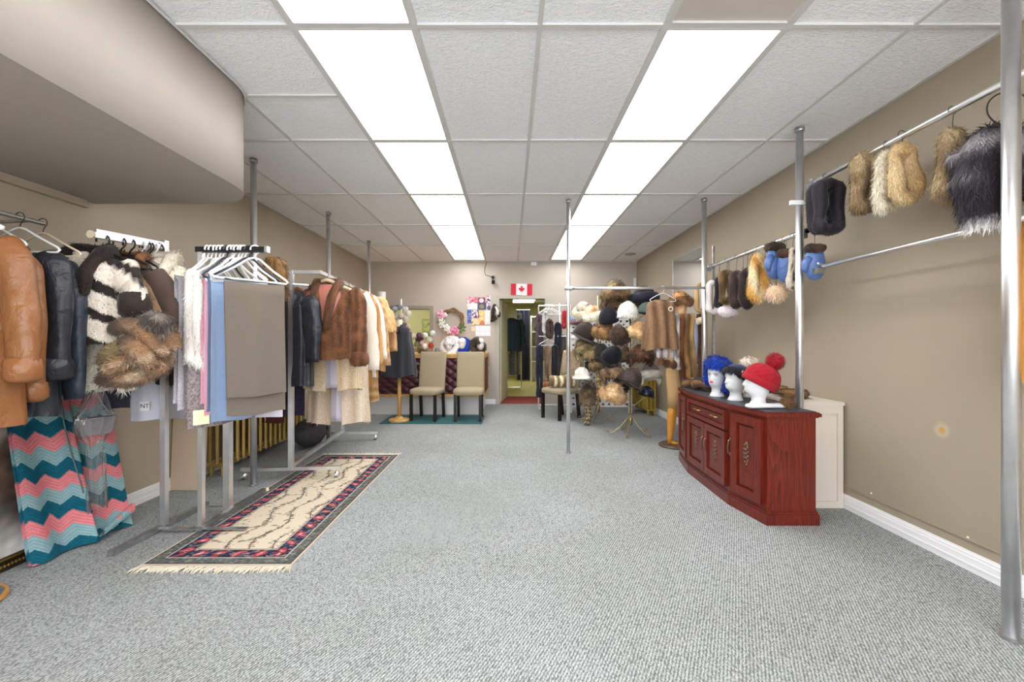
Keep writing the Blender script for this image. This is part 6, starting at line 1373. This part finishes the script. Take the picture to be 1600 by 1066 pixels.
# posters
def poster(label, px0, py0, px1, py1, colfn, yo=8.447, n=26, rz=0):
    a = W(px0, py1, 8.45); b = W(px1, py0, 8.45); cx, cz = (a[0]+b[0])/2, (a[2]+b[2])/2; w, h = (b[0]-a[0])/2, (b[2]-a[2])/2
    g = G(); g.grid(lambda u, v: (u, -.0018+0*u, v), n, n, -w, w, -h, h); g.bb(-w, w, -.001, .001, -h, h)
    o = g.build('poster', PRINT, colfn=lambda P: colfn(P, w, h)); o.location = (cx, yo-.001, cz); o.rotation_euler = (0, rz, 0)
    return tag(o, label, 'poster')
def spots(base_, cs, f=40, thr=.55):
    def fn(P, w, h):
        c = np.tile(np.array(base_, float), (len(P), 1))
        for k, q in enumerate(cs): c[sn(P, f, k*3+1) > thr] = q
        return c
    return fn
poster('pink photo card strip at the upper left of the poster group', 729.5, 464, 746, 474, spots((206, 110, 132), [(244, 220, 224), (150, 66, 84), (232, 160, 170)], 45, .4))
poster('white flyer under the pink photo strip', 730, 474.5, 746, 483.5, spots((240, 232, 236), [(232, 190, 200)], 30, .8))
poster('maroon card with a pink flower above the dark notice', 746.5, 465, 758, 473, lambda P, w, h: np.where((np.hypot(P[:, 0], (P[:, 2]+.01)) < .045)[:, None], (238, 200, 214.), (140, 62, 76.)))
np_ = poster('dark grey-blue notice card with tiny gold lettering', 746, 473, 759.5, 484, lambda P, w, h: np.tile(np.array((74, 76, 92.)), (len(P), 1)), yo=8.444)
GOLDI = mat('gold_ink', (196, 172, 124), .5)
gl_ = G()
for r_, (z_, ww) in enumerate(((.035, .02), (.012, .05), (-.006, .042), (-.024, .052), (-.042, .03))): gl_.bb(-ww, ww, -.0045, -.0022, z_-.0035, z_+.0035)
gl_.build('lettering', GOLDI, np_)
poster('narrow snapshot strip at the upper right of the poster group', 760, 462, 766.5, 485, spots((214, 204, 222), [(90, 94, 130), (206, 120, 140), (60, 66, 96)], 40, .5))
poster('deep blue photo card at the left edge of the poster group', 730, 484, 736.5, 494, spots((70, 96, 160), [(40, 60, 110), (130, 150, 200)], 30, .6))
poster('blue-violet photo card below the deep blue one', 730, 495, 736.5, 505.5, spots((104, 108, 180), [(160, 160, 214), (70, 76, 140)], 30, .6))
poster('violet and white patterned page in the poster group', 738, 484, 748, 497, spots((226, 214, 226), [(92, 62, 110), (120, 90, 140)], 60, .35))
poster('yellowed page below the violet pattern', 737, 498, 747, 507.5, spots((226, 206, 166), [(90, 66, 70)], 60, .8))
poster('orange-gold fashion page in the middle of the poster group', 747, 485, 757, 507.5, spots((230, 190, 132), [(206, 122, 84), (236, 214, 170)], 30, .5))
poster('white tall page at the right of the poster group', 757.5, 485, 766, 507.5, spots((240, 238, 236), [(226, 222, 224)], 30, .8))
poster('white wall calendar sheet with faint violet grid', 743, 509, 766.5, 525.5, lambda P, w, h: np.where(((np.abs((P[:, 0] % .036)-.018) > .0155) | (np.abs((P[:, 2] % .034)-.017) > .015))[:, None], (206, 196, 226.), (240, 240, 244.)), n=60)
poster('small tan slip beside the calendar sheet', 736.5, 510.5, 742.5, 518, lambda P, w, h: np.tile(np.array((226, 206, 170.)), (len(P), 1)))
# hanging fur by the door
t = thing('fur_stole', 'black-brown fur stole with white patch hanging on the wall left of the doorway', 'fur stole', W(772, 476, 8.36))
for pts_, r_, c in (([(0, 0, 0), (-.02, 0, -.12), (-.03, 0, -.26), (-.05, 0, -.34)], .038, (52, 40, 32)), ([(0, 0, 0), (.05, .01, -.08), (.09, .01, -.17), (.10, .01, -.24)], .04, (44, 36, 34)), ([(.03, -.03, -.04), (.07, -.04, -.12), (.06, -.04, -.2)], .03, (216, 212, 208)), ([(.0, -.01, -.2), (.04, -.02, -.27), (-.02, -.02, -.3)], .03, (60, 48, 38))):
    G().tube(pts_, [r_*.7, r_, r_, r_*.6], 10, up=(0, 1, 0)).build('fur_strip', FUR, t, smooth=True, colfn=flat(c, 9, 18), fur=dict(n=240, L=.024, w=.35))
o = tag(G().tube([(0, .09, 0), (0, 0, 0), (0, 0, .015)], .006, 6).build('wall_hook', STEEL), 'small hook above the black-brown stole', 'hook'); o.location = (t.location.x, 8.36, t.location.z+.01)
# flag
fl = thing('flag', 'red and white maple leaf flag hanging above the doorway', 'flag', W(815, 452.5, 8.43), rot=(0, R(1.2), 0))
RED = mat('flag_red', (206, 40, 62), .7); FW_ = mat('flag_white', (238, 232, 234), .7)
def cl_(x0, x1, m_, nm, y=0): G().grid(lambda u, v: (u, y+.006*np.sin(u*30), v), 12, 6, x0, x1, -.112, .112).build(nm, m_, fl, smooth=True)
cl_(-.21, -.107, RED, 'red_band'); cl_(-.107, .107, FW_, 'white_field'); cl_(.107, .21, RED, 'red_band')
half = [(0, 1), (.13, .74), (.26, .81), (.19, .38), (.27, .35), (.42, .52), (.48, .42), (.70, .46), (.63, .26), (.72, .19), (.36, -.12), (.40, -.27), (.05, -.21), (.05, -.62)]
out = half+[(-x, z) for x, z in half[::-1] if x > 0]
s_ = .088; n_ = len(out)
V = [(x*s_, -.010, z*s_-.01) for x, z in out]+[(x*s_, -.004, z*s_-.01) for x, z in out]
G().add(V, [tuple(range(n_)), tuple(range(n_, 2*n_))[::-1]]+[(k, n_+k, n_+(k+1) % n_, (k+1) % n_) for k in range(n_)]).build('maple_leaf', RED, fl)
# security camera with its cable
t = thing('security_camera', 'small black security camera on the back wall above the posters', 'camera', W(770, 437, 8.43))
G().box((0, 0, .05), (.06, .04, .04)).build('mount', BLACKP, t); G().tube([(0, -.01, .04), (.005, -.04, -.03)], .009, 8).build('arm', BLACKP, t)
G().box((.01, -.05, -.055), (.06, .07, .055), rx=R(25)).build('housing', BLACKP, t); G().tube([(.01, -.085, -.07), (.01, -.10, -.078)], .018, 12).build('lens', GLASS, t)
A = [W(760.5, 410, 8.44), W(758, 417, 8.44), W(757, 424, 8.44), W(759, 430, 8.44), W(764, 431, 8.44), W(769, 434, 8.43)]
tag(G().tube(A, .0045, 6).build('camera_cable', BLACKP), 'black cable dropping from the ceiling to the security camera', 'cable')
o = tag(G().box((0, 0, 0), (.11, .05, .07)).box((0, -.027, 0), (.06, .01, .04)).build('alarm_box', WHITEP), 'small white alarm box where back wall meets ceiling', 'box'); o.location = (W(834, 0, 8.42)[0], 8.42, 2.75)
o = tag(G().box((0, 0, 0), (.045, .03, .16)).box((0, -.016, .02), (.03, .006, .05)).build('motion_sensor', WHITEP), 'white sensor in the far right corner above the hats', 'sensor'); o.location = W(992, 441, 8.43)
o = tag(G().lathe([(0, -.012), (.07, -.012), (.10, -.004), (.10, 0), (0, 0)], 28).build('ceiling_vent', mat('beige_vent', (176, 164, 140), .5), smooth=False), 'round beige vent on the ceiling in the far right corner', 'vent'); o.location = (2.16, 7.72, 2.80)

# ---- stockroom clothes
coat('dark green plaid coat hanging on the stockroom rack', (.04, 11.1, 1.83), R(12), w=.24, L=.85, d=.11, colfn=lambda P: np.where(((np.abs((P[:, 0] % .09)-.045) > .037) | (np.abs((P[:, 2] % .09)-.045) > .037))[:, None], (64, 82, 104.), (52, 66, 70.)), m=VCOL, nf=0, sl=.72, sout=.08, seed=99, cat='coat', name='plaid_coat', lining=BLIN)
for k, (x, c, lab) in enumerate(((-.12, (120, 116, 104), 'grey-olive'), (.0, (150, 144, 132), 'pale grey'), (.12, (92, 96, 110), 'blue-grey'), (.20, (150, 140, 96), 'straw-coloured'))):
    cloth(lab+' garment hanging under the plaid coat in the stockroom', (x, 11.28+.02*k, 1.7), R(20), .22, 1.35, 1.3, mat('stock_cloth', c, .9, var=(20, .3)), amp=.03, kw=34, seed=k, cat='garment', name='hung_garment')
hanger('pale wooden hanger holding the plaid coat', (.04, 11.2, 1.95), R(10), WHITEP, .2, .008, .15)

# screws on the right wall
for k, (px, py) in enumerate(((1362, 771), (1513, 840))):
    y = 2.49*FPX/(px-797); o = tag(G().ell((0, 0, 0), (.004, .007, .007), 8, 6).tube([(0, 0, 0), (.006, 0, 0)], .003, 6).build('wall_screw', WHITEP), ('farther' if k == 0 else 'nearer')+' white screw low on the right wall above the baseboard', 'screw'); o.location = (XR-.003, y, CAMZ+(533-py)*y/FPX)
print('TRIS', sum(sum(len(p.vertices)-2 for p in o.data.polygons) for o in bpy.data.objects if o.type == 'MESH') if False else sum(len(o.data.loops)-2*len(o.data.polygons) for o in bpy.data.objects if o.type == 'MESH'), 'OBJ', len(bpy.data.objects))
